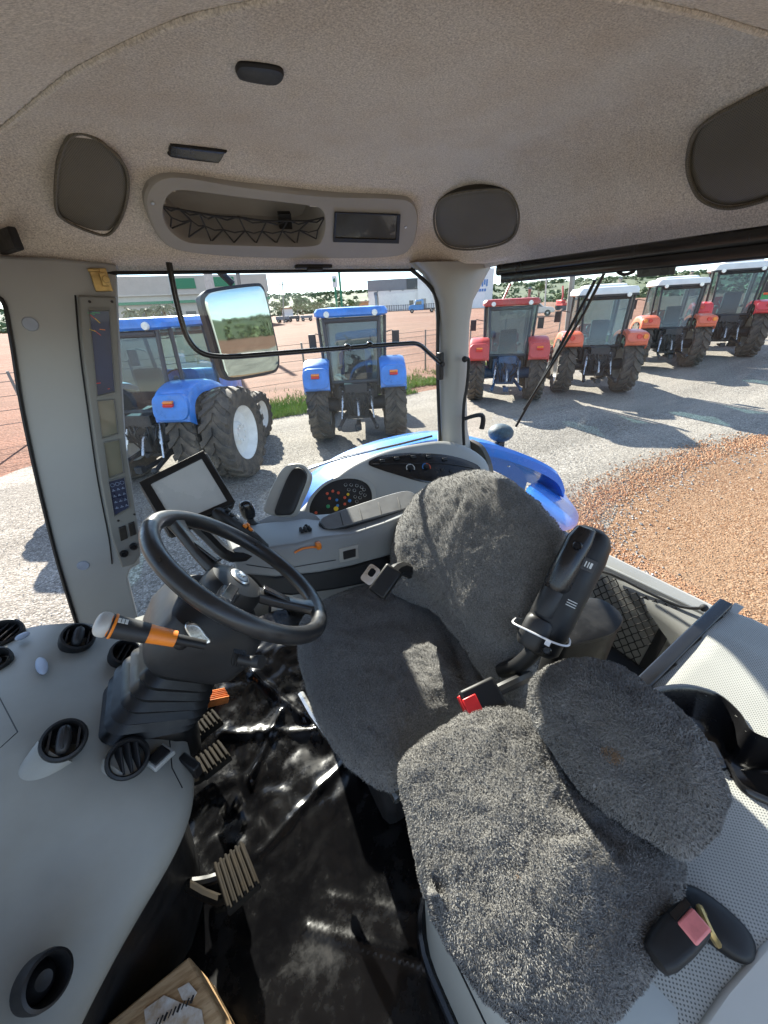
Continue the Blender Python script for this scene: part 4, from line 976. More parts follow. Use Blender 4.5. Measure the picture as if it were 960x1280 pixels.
# climate panel
CL = [(461, 579), (470, 572), (490, 568), (520, 566), (552, 568), (580, 574), (600, 584), (596, 596), (580, 602), (555, 604), (528, 602), (500, 594), (475, 586)]
plc = plane(ps.p + ps.n * .026, ps.n)
mb = MB(); o = curve_pts(plc, CL, 4); mb.inflate(o, ps.n, .006, 0, rings=4, pw=5, smooth=False); mb.prism(o, -ps.n * .03); cp = mb.build('climate_panel', blackg, cab, label='glossy black climate panel with dials on the side shelf')
mb = MB(); mb.tube([plc(u, v, .008) for u, v in [(466, 580), (500, 580), (550, 579), (592, 585)]], .0016, 5, smooth=4); mb.build('panel_seam', charc, cp)
for u, v, cl_ in ((513, 585, greyl), (533, 584, None)):
    x, y, n_ = frame_of(plc.n); c = plc(u, v, .008)
    mb = MB(); mb.lathe([(.001, .012), (.011, .012), (.013, .0)], c, n_, 20); mb.box(c + n_ * .014, (.018, .005, .005), Matrix((x, y, n_)).transposed()); mb.build('dial_knob', charc, cp)
    for k in range(12):
        a = math.radians(-30 + 20 * k); mt = icon if cl_ else (bluebtn if k > 5 else redbtn)
        mb = MB(); mb.box(c + (x * math.cos(a) + y * math.sin(a)) * .019 + n_ * .001, (.005, .0045, .002), Matrix((x * math.cos(a) + y * math.sin(a), -x * math.sin(a) + y * math.cos(a), n_)).transposed()); mb.build('dial_mark', mt, cp)
for u, v in ((478, 576), (496, 573), (517, 571), (536, 571), (556, 574)):
    x, y, n_ = frame_of(plc.n); mb = MB(); mb.box(plc(u, v, .010), (.024, .014, .008), Matrix((x, y, n_)).transposed()); mb.build('rocker_switch', charc, cp, bev=.002)
for u, v in ((553, 587), (564, 589)):
    mb = MB(); x, y, n_ = frame_of(plc.n); mb.box(plc(u, v, .008), (.016, .016, .006), Matrix((x, y, n_)).transposed()); mb.build('push_button', charc, cp, bev=.002)
# keypad cluster
KP = [(386, 634), (394, 618), (410, 604), (430, 598), (448, 599), (461, 606), (466, 620), (462, 632), (440, 640), (412, 648), (394, 652), (387, 646)]
plk = plane(ps.p + ps.n * .024 + V((0, 0, -.0)), V((-.15, -.72, .66)))
plk = plane(atY(426, 626, 1.36), (-.15, -.78, .6))
mb = MB(); o = curve_pts(plk, KP, 4); c = sum(o, V((0, 0, 0))) / len(o); mb.prism(o, -plk.n * .05); kp = mb.build('keypad', charc, cab, bev=.003, label='rounded keypad with coloured buttons beside the armrest')
mb = MB(); ring_prism(mb, [c + (p - c) * 1.10 + plk.n * .004 for p in o], [c + (p - c) * .97 + plk.n * .006 for p in o], -plk.n * .05); mb.build('keypad_surround', greyl, kp)
for (u, v, r_, mt) in [(409, 617, .006, redbtn), (416, 614, .006, redbtn), (423, 616, .006, redbtn), (412, 623, .006, redbtn), (410, 633, .008, greenbtn), (421, 625, .006, bluebtn), (422, 632, .006, bluebtn), (431, 622, .006, redbtn), (435, 618, .006, yellowp), (437, 626, .007, bluebtn), (431, 630, .006, redbtn), (420, 636, .010, yellowp), (395, 641, .006, redbtn),
        (432, 606, .006, charc), (439, 606, .006, charc), (446, 607, .006, charc), (452, 609, .006, charc), (436, 612, .006, charc), (443, 613, .006, charc), (451, 616, .006, charc), (456, 619, .006, charc), (450, 622, .006, charc), (444, 621, .006, charc), (455, 612, .006, charc), (446, 627, .006, charc)]:
    b_ = disc(plk, u, v, r_, .003, 'push_button', mt, kp, off=.002, n=14)
    if mt is charc: mb = MB(); cc = plk(u, v, .0035); mb.tube([cc + frame_of(plk.n)[0] * math.cos(a) * r_ + frame_of(plk.n)[1] * math.sin(a) * r_ for a in [k * math.pi / 7 for k in range(14)]], .0009, 4, closed=True); mb.build('button_ring', icon, b_)

# blue mudguard of our own tractor outside the window
mb = MB(); rg = []
arc = catmull([V((a, 0, b)) for a, b in ((.20, -1.25), (.30, -1.0), (.42, -.865), (.58, -.77), (.75, -.71), (1.0, -.680), (1.3, -.69), (1.55, -.75), (1.75, -.84), (1.88, -.93), (1.93, -1.03))], 4)
for p in arc:
    k = max(0., min(1., (p.x - 1.3) / .7)); yo = 1.93 - .33 * k * k; yi = 1.66 - .36 * k
    rg.append([V((p.x, yi, p.z)), V((p.x, yi + .02, p.z + .02)), V((p.x, (yi + yo) / 2, p.z + .024)), V((p.x, yo - .05, p.z + .012)), V((p.x, yo, p.z - .03)), V((p.x - .0, yo + .01, p.z - .16)), V((p.x, yo - .02, p.z - .16)), V((p.x, yo - .04, p.z - .05)), V((p.x, yi, p.z - .05))])
mb.loft(rg); fdr = mb.build('mudguard', bluefend, cab, label='blue rear mudguard outside the window')
mb = MB(); pf2 = plane((1.96, 1.5, -1.08), (.5, -.25, .8))
o = curve_pts(pf2, [(662, 606), (690, 600), (708, 622), (721, 641), (722, 654), (712, 662), (690, 662), (660, 640)], 4); mb.inflate(o, pf2.n, .02, .02, rings=5, pw=3, smooth=False); mb.build('mudguard_extension', bluefend, fdr)
mb = MB(); mb.lathe([(.002, .004), (.008, .004), (.009, 0)], atX(636, 583, 1.62) * 1.0, (0, 0, 1), 12); mb.build('bolt', chrome, fdr)
# lower rear right: window corner glass surround and sill
mb = MB(); pr_ = plane((1.36, 1.3, -.8), (-1, -.15, .25))
o = curve_pts(pr_, [(583, 552), (590, 552), (602, 562), (611, 585), (610, 600), (600, 598), (588, 575)], 3); mb.prism(o, (.03, 0, 0)); mb.build('corner_plate', M('corner_dark', (.06, .05, .035), .5), cab, bev=.003)
psill = plane((1.35, .7, -.895), (-.1, 0, 1))
mb = MB(); rows = []
for (u0, v0), (u1, v1), dz in zip([(610, 600), (690, 655), (759, 692), (830, 727), (912, 767)], [(598, 620), (676, 668), (742, 707), (800, 745), (862, 792)], range(5)):
    a = psill(u0, v0); b = psill(u1, v1, -.02); rows.append([a + V((.02, 0, -.2)), a + V((.01, 0, -.02)), a, (a + b) / 2 + V((0, 0, .012)), b, b + V((-.005, 0, -.03)), b + V((.03, 0, -.42))])
mb.grid(rows); mb.build('rear_sill', greyl, cab, ang=60)
# inner wall below the rear window with net pocket
pn = plane((1.22, .55, -1.0), (-.9, -.05, .42))
mb = MB(); mb.prism([pn(u, v) for u, v in [(660, 672), (742, 700), (790, 722), (880, 765), (900, 790), (820, 880), (740, 860), (690, 820)]], -pn.n * .04); mb.build('rear_wall', greyl, cab, bev=.004)
mb = MB(); NET = [(735, 716), (765, 720), (805, 740), (848, 760), (836, 775), (800, 832), (770, 822), (742, 790)]
npoly = [(q[0], q[1]) for q in NET]
stp = 13.5; hgt = 7.5; segs = set()
for i in range(-2, 12):
    for j in range(-2, 22):
        # diamond net on the pocket's own plane (its threads are laid out in metres)
        pass
nx3 = (pn(848, 760) - pn(735, 716)); nxl = nx3.length; nx3.normalize(); ny3 = pn.n.cross(nx3); no3 = pn(735, 716)
if ny3.z > 0: ny3 = -ny3
cw, ch = .030, .018
def net_ok(a, b):
    p = no3 + nx3 * a + ny3 * b; return inside(npoly, *pix(p))
def npt(a, b): return no3 + nx3 * a + ny3 * b + pn.n * (.012 + .006 * math.sin(a * 9))
for i in range(-1, 16):
    for j in range(-2, 22):
        a0 = i * cw * 1.0 + (j % 2) * cw / 2; b0 = j * ch
        for sx in (-1, 1):
            a1, b1 = a0 + sx * cw / 2, b0 + ch
            if net_ok(a0, b0) and net_ok(a1, b1):
                m1 = npt(a0 + sx * cw * .12, b0 + ch * .3); m2 = npt(a1 - sx * cw * .12, b1 - ch * .3)
                mb.tube([npt(a0, b0), m1, m2, npt(a1, b1)], .0020, 5)
net = mb.build('net_pocket', wire_black, cab, label='black diamond net pocket under the rear window')
mb = MB(); mb.tube([pn(u, v, .014) for u, v in [(728, 708), (765, 718), (805, 738), (850, 758), (880, 760)]], .005, 6, smooth=3); mb.ell(pn(880, 760, .014), .012); mb.build('top_cord', wire_black, net)
plate(pn, [(838, 758), (852, 765), (812, 838), (797, 834)], .006, 'net_strap', black, net, off=.016)

# floor of the cab, door sill and pedestal under the dash
mb = MB(); mb.box((.4, .74, -1.36), (1.9, 1.72, .06)); mb.build('floor_plate', charc, cab, bev=.01)
mb = MB(); mb.box((.25, 1.57, -1.22), (1.1, .07, .24)); mb.build('right_sill', greyl, cab, bev=.02)
pcr = plane((.2, 1.45, -1.1), (-.25, -1, .35))
mb = MB(); o = curve_pts(pcr, [(342, 745), (370, 738), (392, 745), (398, 790), (385, 822), (362, 832), (345, 815), (338, 780)], 4); mb.inflate(o, pcr.n, .02, .03, rings=6, pw=3.5, smooth=False); lk = mb.build('side_locker', M('cream_trim', (.50, .45, .36), .5), cab, bev=0)
mb = MB(); mb.tube([p + pcr.n * .006 for p in o], .008, 6, closed=True); mb.build('locker_seal', black, lk)
mb = MB(); mb.cyl(pcr(356, 762, .03), pcr(356, 762, .0), .035, n=24); mb.build('locker_knob', greyl, lk)
mb = MB(); mb.box((-.56, .62, -1.16), (.06, 1.2, .34)); mb.box((-.50, .30, -1.08), (.12, .5, .06)); mb.build('footwell_wall', black, cab, bev=.01)
mb = MB(); mb.box((-.50, .36, -1.24), (.16, .30, .16)); mb.build('footwell_box', greyb, cab, bev=.02)
# ================================================================ FRONT DASH
dash = thing('front_dashboard', 'pale grey moulded front dashboard with round air vents', 'dashboard', (-.4, .7, -1.3))
E_ = [(196, 764, -.815), (206, 812, -.825), (216, 872, -.84), (236, 935, -.85), (241, 985, -.865), (222, 1042, -.88), (165, 1130, -.89), (110, 1228, -.885), (62, 1325, -.87), (20, 1420, -.85)]
M2 = [(176, 770, -.775), (180, 820, -.785), (186, 880, -.80), (200, 945, -.81), (200, 990, -.825), (178, 1040, -.84), (118, 1120, -.85), (62, 1215, -.845), (12, 1310, -.83), (-30, 1400, -.81)]
M1 = [(140, 782, -.745), (134, 832, -.75), (138, 890, -.76), (150, 950, -.775), (143, 1002, -.785), (112, 1042, -.80), (55, 1110, -.81), (0, 1200, -.805), (-45, 1290, -.79), (-90, 1380, -.77)]
L1 = [(98, 778, -.722), (82, 812, -.712), (74, 868, -.715), (80, 930, -.725), (62, 980, -.74), (28, 1030, -.75), (-20, 1090, -.76), (-75, 1170, -.755), (-120, 1250, -.74), (-160, 1330, -.72)]
L2 = [(64, 780, -.704), (46, 806, -.688), (28, 862, -.684), (16, 920, -.69), (-10, 970, -.70), (-50, 1015, -.71), (-100, 1070, -.71), (-160, 1140, -.70), (-210, 1210, -.69), (-250, 1290, -.67)]
L3 = [(20, 786, -.695), (0, 812, -.68), (-30, 860, -.67), (-60, 910, -.67), (-100, 955, -.67), (-150, 1000, -.67), (-210, 1050, -.67), (-280, 1110, -.66), (-340, 1180, -.65), (-400, 1260, -.63)]
P_ = lambda row: [atZ(u, v, z) for u, v, z in row]
e_, m2, m1, l1, l2, l3 = map(P_, (E_, M2, M1, L1, L2, L3))
rows = [[p + V((-.16, .02, -.35)) for p in l3], [p + V((-.10, .02, -.04)) for p in l3], l3, l2, l1, m1, m2, e_, [p + V((.004, -.004, -.035)) for p in e_], [p + V((-.035, .0, -.085)) for p in e_], [p + V((-.10, .0, -.10)) for p in e_]]
mb = MB(); mb.grid(rows); ds = mb.build('fascia', greyd, dash, ang=180, sub=3)
mb = MB(); mb.grid([[p + V((-.05, 0, -.095)) for p in e_], [p + V((-.075, .0, -.2)) for p in e_], [p + V((-.09, 0, -.44)) for p in e_]]); mb.build('lower_panel', black, dash, ang=180)
def vent(u, v, z, r, kind, nrm, lab=None, pod=None, seed=0):
    c = atZ(u, v, z); n = V(nrm).normalized(); x, y, _ = frame_of(n); x2 = (x * math.cos(seed) + y * math.sin(seed)); y2 = n.cross(x2)
    mb = MB(); mb.lathe([(r * 1.0, -.02), (r * 1.05, .0), (r * 1.0, .010), (r * .88, .012), (r * .80, .006), (r * .78, -.03), (.001, -.03)], c, n, 36, caps=(False, True)); vt = mb.build('air_vent', black, dash, label=lab)
    Rm = Matrix((x2, y2, n)).transposed()
    if kind == 'slat':
        for q in (-.38, 0, .38):
            mb = MB(); L_ = 2 * r * .76 * math.sqrt(1 - q * q); mb.box(c + y2 * q * r - n * .006, (L_, .004, .02), Rm @ Matrix.Rotation(.5, 3, 'X')); mb.build('slat', charc, vt, bev=.001)
    elif kind == 'paddle':
        mb = MB(); mb.ell(c + n * .004, r * .72, r * .34, .016, axes=(x2, y2, n), p=.7); mb.build('paddle', charc, vt)
        mb = MB(); mb.prism([c + x2 * a * r + y2 * b * r + n * .004 for a, b in ((-.5, -.08), (.55, -.10), (.65, 0), (.55, .10), (-.5, .08))], n * .016); mb.build('paddle_rib', black, vt, bev=.003)
        for q in (-.62, .62):
            mb = MB(); L_ = 2 * r * .76 * math.sqrt(1 - q * q); mb.box(c + y2 * q * r - n * .006, (L_, .004, .02), Rm); mb.build('slat', charc, vt)
    else:
        mb = MB(); mb.lathe([(.001, -.004), (r * .35, -.002), (r * .6, -.012), (r * .75, -.02)], c, n, 28); mb.build('cap', black, vt)
    if pod:
        t_ = atZ(*pod); mb = MB(); d = (t_ - c); rg = []
        for k in range(2, 13):
            q = k / 12; rr = r * 1.12 * math.sqrt(max(.002, 1 - q ** 1.5)); p = c + d * q - n * (.020 * (1 - q) - .004 * q + .006 * q * q)
            up = (n - d.normalized() * n.dot(d.normalized())).normalized() if k > 1 else (n - d.normalized() * .2).normalized(); sd2 = d.normalized().cross(n).normalized()
            mixn = (up * (1 - .0) + 0 * n)
            rg.append([p + sd2 * rr * math.cos(a) + (mixn if k else (y2 if False else mixn)) * rr * math.sin(a) * (.62 - .2 * q) for a in [2 * math.pi * j / 24 for j in range(24)]])
        mb.loft(rg); mb.build('vent_cowl', greyd, dash, ang=70)
    return vt
vent(80, 925, -.705, .036, 'paddle', (.32, -.52, .8), 'round air vent with turning paddle, in the middle of the dash', (14, 1000, -.742), .9)
vent(160, 948, -.775, .037, 'slat', (.32, -.52, .8), 'slatted round air vent near the steering boot', (92, 1026, -.80), 1.1)
vent(97, 797, -.70, .036, 'paddle', (.5, -.35, .75), 'round air vent on the dash top by the pillar', None, .5)
vent(156, 816, -.742, .033, 'slat', (.5, -.35, .75), 'half hidden round vent beside the orange lever', None, .2)
vent(4, 792, -.685, .040, 'slat', (.2, -.2, .9), None, None, .2)
vent(-6, 826, -.672, .030, 'cap', (.2, -.3, .9))
vent(56, 1225, -.800, .030, 'cap', (.72, -.40, .55), 'round black cap low on the dash')
for u, v, z, w_, h_, a in ((28, 795, -.678, .03, .022, .2), (52, 832, -.69, .022, .07, 0)):
    mb = MB(); c = atZ(u, v, z); mb.ell(c, w_ * .5, h_ * .5, .006, axes=((.9, .3, 0), (-.3, .9, 0), (0, 0, 1))); mb.build('blank_cap', bluecap, dash)
mb = MB(); c = atZ(199, 945, -.800); Rm = Matrix((V((.8, .55, -.1)).normalized(), V((-.55, .8, .15)).normalized(), V((.1, -.1, 1)).normalized())).transposed(); mb.box(c, (.034, .026, .012), Rm); mb.build('switch', black, dash, bev=.002)
mb = MB(); mb.box(c + V((0, 0, -.004)), (.046, .036, .012), Rm); mb.build('switch_surround', greyl, dash, bev=.003)
mb = MB(); mb.tube([atZ(u, v, z) for u, v, z in [(212, 925, -.818), (215, 960, -.825), (228, 985, -.842)]], .0012, 5); mb.build('panel_seam', black, dash)
mb = MB(); c = atZ(238, 957, -.865); mb.box(c, (.02, .05, .04), Rm); mb.build('side_grille', black, dash, bev=.004)
mb = MB(); mb.tube([atZ(u, v, z) for u, v, z in [(0, 935, -.684), (22, 915, -.683), (-6, 862, -.672)]], .0011, 4); mb.build('panel_seam', charc, dash)

from mathutils.bvhtree import BVHTree
def on_obj(ob, u, v, off=0.):
    o0 = ORG[ob.name]; me = ob.data; t = BVHTree.FromPolygons([x.co + o0 for x in me.vertices], [tuple(p.vertices) for p in me.polygons])
    d = ray(u, v).normalized(); h = t.ray_cast(V((0, 0, 0)), d)
    if h[0] is None: return None, None
    n = h[1] if h[1].dot(d) < 0 else -h[1]; return h[0] + n * off, n
# ================================================================ STEERING COLUMN AND WHEEL
SW = V((.038, .741, -.491)); sn = V((.714, 0, .701)).normalized(); sx = V((0, 1, 0)); sy = sn.cross(sx).normalized()
colm = thing('steering_column', 'black four sided steering column with rubber boot, wheel and orange lever', 'steering column', (-.22, .75, -.9))
R_ = .197
mb = MB(); mb.tube([SW + sx * math.cos(a) * R_ + sy * math.sin(a) * R_ for a in [2 * math.pi * k / 72 for k in range(72)]], .0175, 16, closed=True)
wh = mb.build('steering_wheel', wheelm, colm)
pw3 = plane(SW, sn); hub = SW - sn * .035
def spoke(u, v):
    e = pw3(u, v); d = (e - SW).normalized(); p = SW + d * R_; sd2 = d.cross(sn)
    mb = MB(); rg = []
    for q, wd, th, zo in ((0.03, .022, .012, -.035), (.10, .018, .011, -.026), (.16, .017, .011, -.012), (.185, .022, .012, -.004), (.197, .030, .013, 0)):
        rg.append([SW + d * q + sn * zo + sd2 * a + sn * b for a, b in rrect(0, 0, wd * 2, th * 2, .007, 3)])
    mb.loft(rg); sp = mb.build('spoke', wheelm, wh)
    mb = MB(); mb.box(SW + d * .10 - sn * .012, (.085, .022, .006), Matrix((d, sd2, sn)).transposed()); mb.build('spoke_trim', blackg, sp, bev=.002)
spoke(232, 660); spoke(380, 752)
e1 = (pw3(232, 660) - SW).normalized(); e2 = (pw3(380, 752) - SW).normalized(); e3 = -(e1 + e2).normalized(); q3 = SW + e3 * R_; spoke(*pix(q3))
mb = MB(); mb.lathe([(.052, -.05), (.064, -.03), (.064, .0), (.057, .014), (.034, .022), (.001, .025)], hub, sn, 36); hb = mb.build('hub', black, wh)
mb = MB(); mb.ell(hub + sn * .0240, .029, .021, .004, axes=(sx, sy, sn), nu=28); em = mb.build('emblem', chrome, hb)
mb = MB(); mb.ell(hub + sn * .0262, .0245, .017, .003, axes=(sx, sy, sn), nu=28); mb.build('emblem_field', M('emblem_dark', (.05, .07, .10), .3), em)
for k in range(5):
    a = math.radians(200 + 35 * k); mb = MB(); mb.tube([hub + sn * .0292 + sy * -.008, hub + sn * .0296 + sx * math.cos(a + 3.14) * .009 + sy * abs(math.sin(a)) * .004, hub + sn * .0292 + sx * math.cos(a + 3.14) * .013 + sy * (abs(math.sin(a)) * .012 - .003)], [.0018, .0008], 5); mb.build('emblem_leaf', chrome, em)
# shroud
ax = sn; B0 = atZ(186, 886, -.80)
def cring(c, n, wx, wy, r, k=5, up=sx): x = up; y = n.cross(x).normalized(); return [c + x * a + y * b for a, b in rrect(0, 0, wx, wy, r, k)]
mb = MB()
mb.loft([cring(SW - sn * d_ + V((0, 0, 0)) + sy * sh_, sn, wx, wy, rr) for d_, wx, wy, rr, sh_ in ((.040, .075, .075, .035, 0), (.055, .11, .11, .04, 0), (.075, .15, .155, .045, .0), (.10, .19, .20, .045, .0), (.155, .20, .215, .045, .0), (.20, .185, .20, .045, 0), (.225, .15, .17, .04, 0))])
shd = mb.build('column_shroud', charc, colm)
pc_, nc_ = on_obj(shd, 249, 793)
nc_ = (nc_ + (-pc_).normalized() * .8).normalized(); pbd = plane(pc_ + nc_ * .010, nc_)
mb = MB(); o = curve_pts(pbd, [(231, 785), (236, 780), (247, 782), (258, 795), (264, 803), (252, 806), (240, 800)], 3, True, .0); mb.prism(o, -pbd.n * .02); bdg = mb.build('badge', chrome, shd, bev=.002)
mb = MB(); cb = sum(o, V((0, 0, 0))) / len(o); mb.prism([cb + (p - cb) * .78 + pbd.n * .001 for p in o], -pbd.n * .01); mb.build('badge_field', M('badge_grey', (.35, .37, .36), .35, metal=.4, nscale=160, namt=.4), bdg)
# stalk at right of shroud
mb = MB(); c0 = atD(300, 823, .70); c1 = atD(318, 827, .695); mb.cyl(c0, c1, .009, n=12); c2 = atD(327, 827, .69); mb.cyl(c1, c2, .011, .012, n=12); mb.build('stalk', charc, shd)
mb = MB()
for k in range(5): mb.box(atD(292 + k * 3, 822 + k * .5, .705), (.004, .012, .03), Matrix.Rotation(.4, 3, 'Y'))
mb.build('stalk_boot', black, shd)
# rubber boot
mb = MB(); rg = []
T0 = SW - sn * .215; nb = 7
for i in range(nb * 2 + 1):
    q = i / (nb * 2); c = T0.lerp(B0, q); n = sn.lerp(V((.35, -.05, .9)).normalized(), q).normalized(); k = (.135 + .045 * min(1, q * 1.5)) * (1.0 if i % 2 else .885)
    rg.append(cring(c, n, k, k * 1.05, .035))
rg.append(cring(B0 - V((0, 0, .02)), V((.35, -.05, .9)).normalized(), .175, .18, .04)); rg.append(cring(B0 + V((.02, 0, -.14)), V((.35, -.05, .9)).normalized(), .11, .11, .03))
mb.loft(rg); mb.build('rubber_boot', bootm, colm, ang=60)
# orange shuttle lever
lv = atD(246, 804, .675); tip = atD(128, 780, .60); d = (tip - lv)
def along(q): return lv + d * q
def lev(name, q0, q1, r0, r1, mt, par, n=20):
    mb = MB(); rg = []; dn = d.normalized(); x = dn.cross(V((0, 0, 1))).normalized(); y = x.cross(dn)
    for q in np.linspace(q0, q1, 7):
        rr = r0 + (r1 - r0) * (q - q0) / (q1 - q0); rg.append([along(q) + x * rr * math.cos(a) + y * rr * .82 * math.sin(a) for a in [2 * math.pi * k / n for k in range(n)]])
    mb.loft(rg); return mb.build(name, mt, par)
lev('lever_shaft', -.10, .27, .009, .010, black, colm)
l_ = lev('shuttle_lever', .25, 1.0, .0150, .0195, orange, colm)
lev('grip', .55, .93, .0184, .0203, charc, l_)
mb = MB(); dn = d.normalized(); x = dn.cross(V((0, 0, 1))).normalized(); y = x.cross(dn); mb.ell(along(.985), .0207, .0170, .013, axes=(x, y, dn), p=.8, nu=20); mb.build('tip', M('tip_grey', (.42, .41, .385), .45), l_)
mb = MB(); mb.tube([along(.90) + x * .0195 * math.cos(a) + y * .0165 * math.sin(a) for a in [k * math.pi / 12 for k in range(24)]], .0022, 6, closed=True); mb.build('orange_rim', orange, l_)
for k in range(3):
    mb = MB(); mb.box(along(.80 + .035 * k) + y * .0168 + x * -.004, (.004, .010, .001), Matrix((dn, x, y)).transposed()); mb.build('lettering', icon, l_)
mb = MB(); mb.ell(atD(226, 803, .668), .013, .012, .014); mb.build('lever_gaiter', black, colm)

# ================================================================ PEDALS
def pedal(name, label, cpt, w_, l__, tilt, yaw, mt, group=None, arm=None):
    c = V(cpt); t = thing(name, label, 'pedal', c, group); Rm = Matrix.Rotation(yaw, 3, 'Z') @ Matrix.Rotation(tilt, 3, 'Y')
    mb = MB(); mb.box(c, (l__, w_, .018), Rm)
    nr = 6
    for k in range(nr): mb.box(c + Rm @ V((0, -w_ / 2 + w_ * (k + .5) / nr, .012)), (l__ * .98, w_ / nr * .58, .012), Rm)
    mb.build('pad', mt, t, bev=.003)
    mb = MB(); a = arm or c + V((-.16, .0, -.02)); mb.tube([c + Rm @ V((-.0, 0, -.012)), c + V((-.05, 0, -.05)), a], .011, 8, smooth=3); mb.build('pedal_arm', pdm, t); return t
pdm = M('pedal_rubber', (.007, .006, .005), .8, spec=.12, nscale=40, col2=(.020, .016, .011))
pedal('brake_pedal', 'ribbed brake pedal pad, upper of the pair under the steering boot', atZ(259, 907, -1.10), .075, .075, .3, 1.85, pdm, 'paired brake pedals')
pedal('brake_pedal', 'ribbed brake pedal pad, lower of the pair beside the dash edge', atZ(267, 950, -1.10), .075, .085, .3, 1.85, pdm, 'paired brake pedals')
pedal('clutch_pedal', 'worn ribbed clutch pedal standing alone over the floor mat', atZ(296, 1096, -1.12), .072, .115, .25, 1.75, pdm, arm=atZ(215, 1095, -1.15))
pedal('throttle_pedal', 'dusty orange pedal under the steering boot', atZ(270, 873, -1.14), .05, .07, .5, .2, M('orange_dusty', (.50, .15, .03), .7, nscale=30, namt=.3))
t = thing('black_hose', 'black hose curving over the footwell floor', 'hose', atZ(230, 1095, -1.22)); mb = MB(); mb.tube([atZ(u, v, z) for u, v, z in [(190, 1088, -1.16), (215, 1102, -1.18), (245, 1103, -1.18), (275, 1095, -1.18), (300, 1075, -1.22)]], .011, 8, smooth=5); mb.build('tube', black, t)

# ================================================================ FLOOR MAT
def mat_h(x, y):
    p = V((x, y, 0)); z = -1.318
    hill = max(0., (y - .78)) ; z += .14 * min(1, hill * 1.6) * (1 - max(0, min(1, (x - .2) / .35)))
    far_ = max(0., min(1., (y - .5) / .35)); z += (.007 + .012 * far_) * _ns.noise(p * 3.6 + V((3, 1, 2))) + (.002 + .016 * far_) * abs(_ns.noise(V((x * 7 + y * 4, y * 9 - x * 3, 4))))
    z += (.001 + .007 * far_) * abs(_ns.noise(V((x * 22 - y * 9, y * 17 + x * 6, 1))))
    for (ax_, ay_, bx2, by2, hh, ww) in ((-.05, .42, .30, .12, .007, .009), (.02, .44, .34, .2, .005, .007), (-.12, .62, .25, .75, .007, .010), (-.15, 1.0, .15, .86, .014, .013), (.0, 1.15, .12, .92, .015, .012), (-.1, .82, .05, .98, .013, .010)):
        dx, dy = bx2 - ax_, by2 - ay_; tt = max(0, min(1, ((x - ax_) * dx + (y - ay_) * dy) / (dx * dx + dy * dy))); dd = math.hypot(x - ax_ - dx * tt, y - ay_ - dy * tt); z += hh * math.exp(-(dd / ww) ** 2)
    return z
m_, nt, b = newmat('wet_look_vinyl'); L = nt.links.new; tc = nn(nt, 'ShaderNodeTexCoord'); no = nn(nt, 'ShaderNodeTexNoise', i_Scale=7., i_Detail=9., i_Roughness=.7); L(tc.outputs['Object'], no.inputs['Vector'])
L(ramp(nt, [(.45, (.0025, .0025, .003)), (.62, (.0045, .0045, .005)), (.74, (.018, .016, .015)), (.82, (.035, .031, .027))], no.outputs[0]), b.inputs['Base Color'])
L(ramp(nt, [(.38, (.13,) * 3), (.52, (.22,) * 3), (.68, (.65,) * 3)], no.outputs[0]), b.inputs['Roughness'])
n2 = nn(nt, 'ShaderNodeTexNoise', i_Scale=38., i_Detail=3.); L(tc.outputs['Object'], n2.inputs['Vector']); bp = nn(nt, 'ShaderNodeBump', i_Strength=.10, i_Distance=.003); L(n2.outputs[0], bp.inputs['Height']); L(bp.outputs[0], b.inputs['Normal'])
b.inputs['Specular IOR Level'].default_value = .4; matm = m_
mb = MB(); gx = [-.36 + 1.05 * i / 130 for i in range(131)]; gy = [-.02 + 1.42 * j / 150 for j in range(151)]
mb.grid([[V((x, y, mat_h(x, y))) for x in gx] for y in gy]); fm = mb.build('floor_mat', matm, None, ang=180)
tag(fm, 'glossy crumpled black vinyl sheet over the cab floor', 'floor mat')

# ================================================================ SEATS
rustf = M('stained_fibre', (.17, .115, .075), .9, nscale=30, col2=(.22, .15, .095), spec=.1)
def stain(o, spots):
    me = o.data; me.materials.append(rustf); mi = len(me.materials) - 1; o0 = ORG[o.name]; r_ = random.Random(3)
    for (u, v, rx) in spots:
        c, n_ = on_obj(o, u, v)
        if c is None: continue
        for p in me.polygons:
            d_ = (p.center + o0 - c).length
            if d_ < rx * r_.uniform(.35, 1.1) and (p.area < 2e-5): p.material_index = mi
def fleece(o, amp, sc, count, ln, wd, seed, mat_i=1, fine=.004):
    displace(o, lambda c, n: c + n * (-.009 * abs(_ns.noise(V((c.x * 9 + c.y * 4, c.y * 13 - c.x * 3, c.z * 8 + seed)))) + .002 + amp * _ns.noise(c * sc + V((seed, 0, 0))) + fine * _ns.noise(c * 45 + V((0, seed, 0))) + fine * .7 * _ns.noise(c * 110)))
    fuzz(o, count, ln, wd, seed, mat_i)
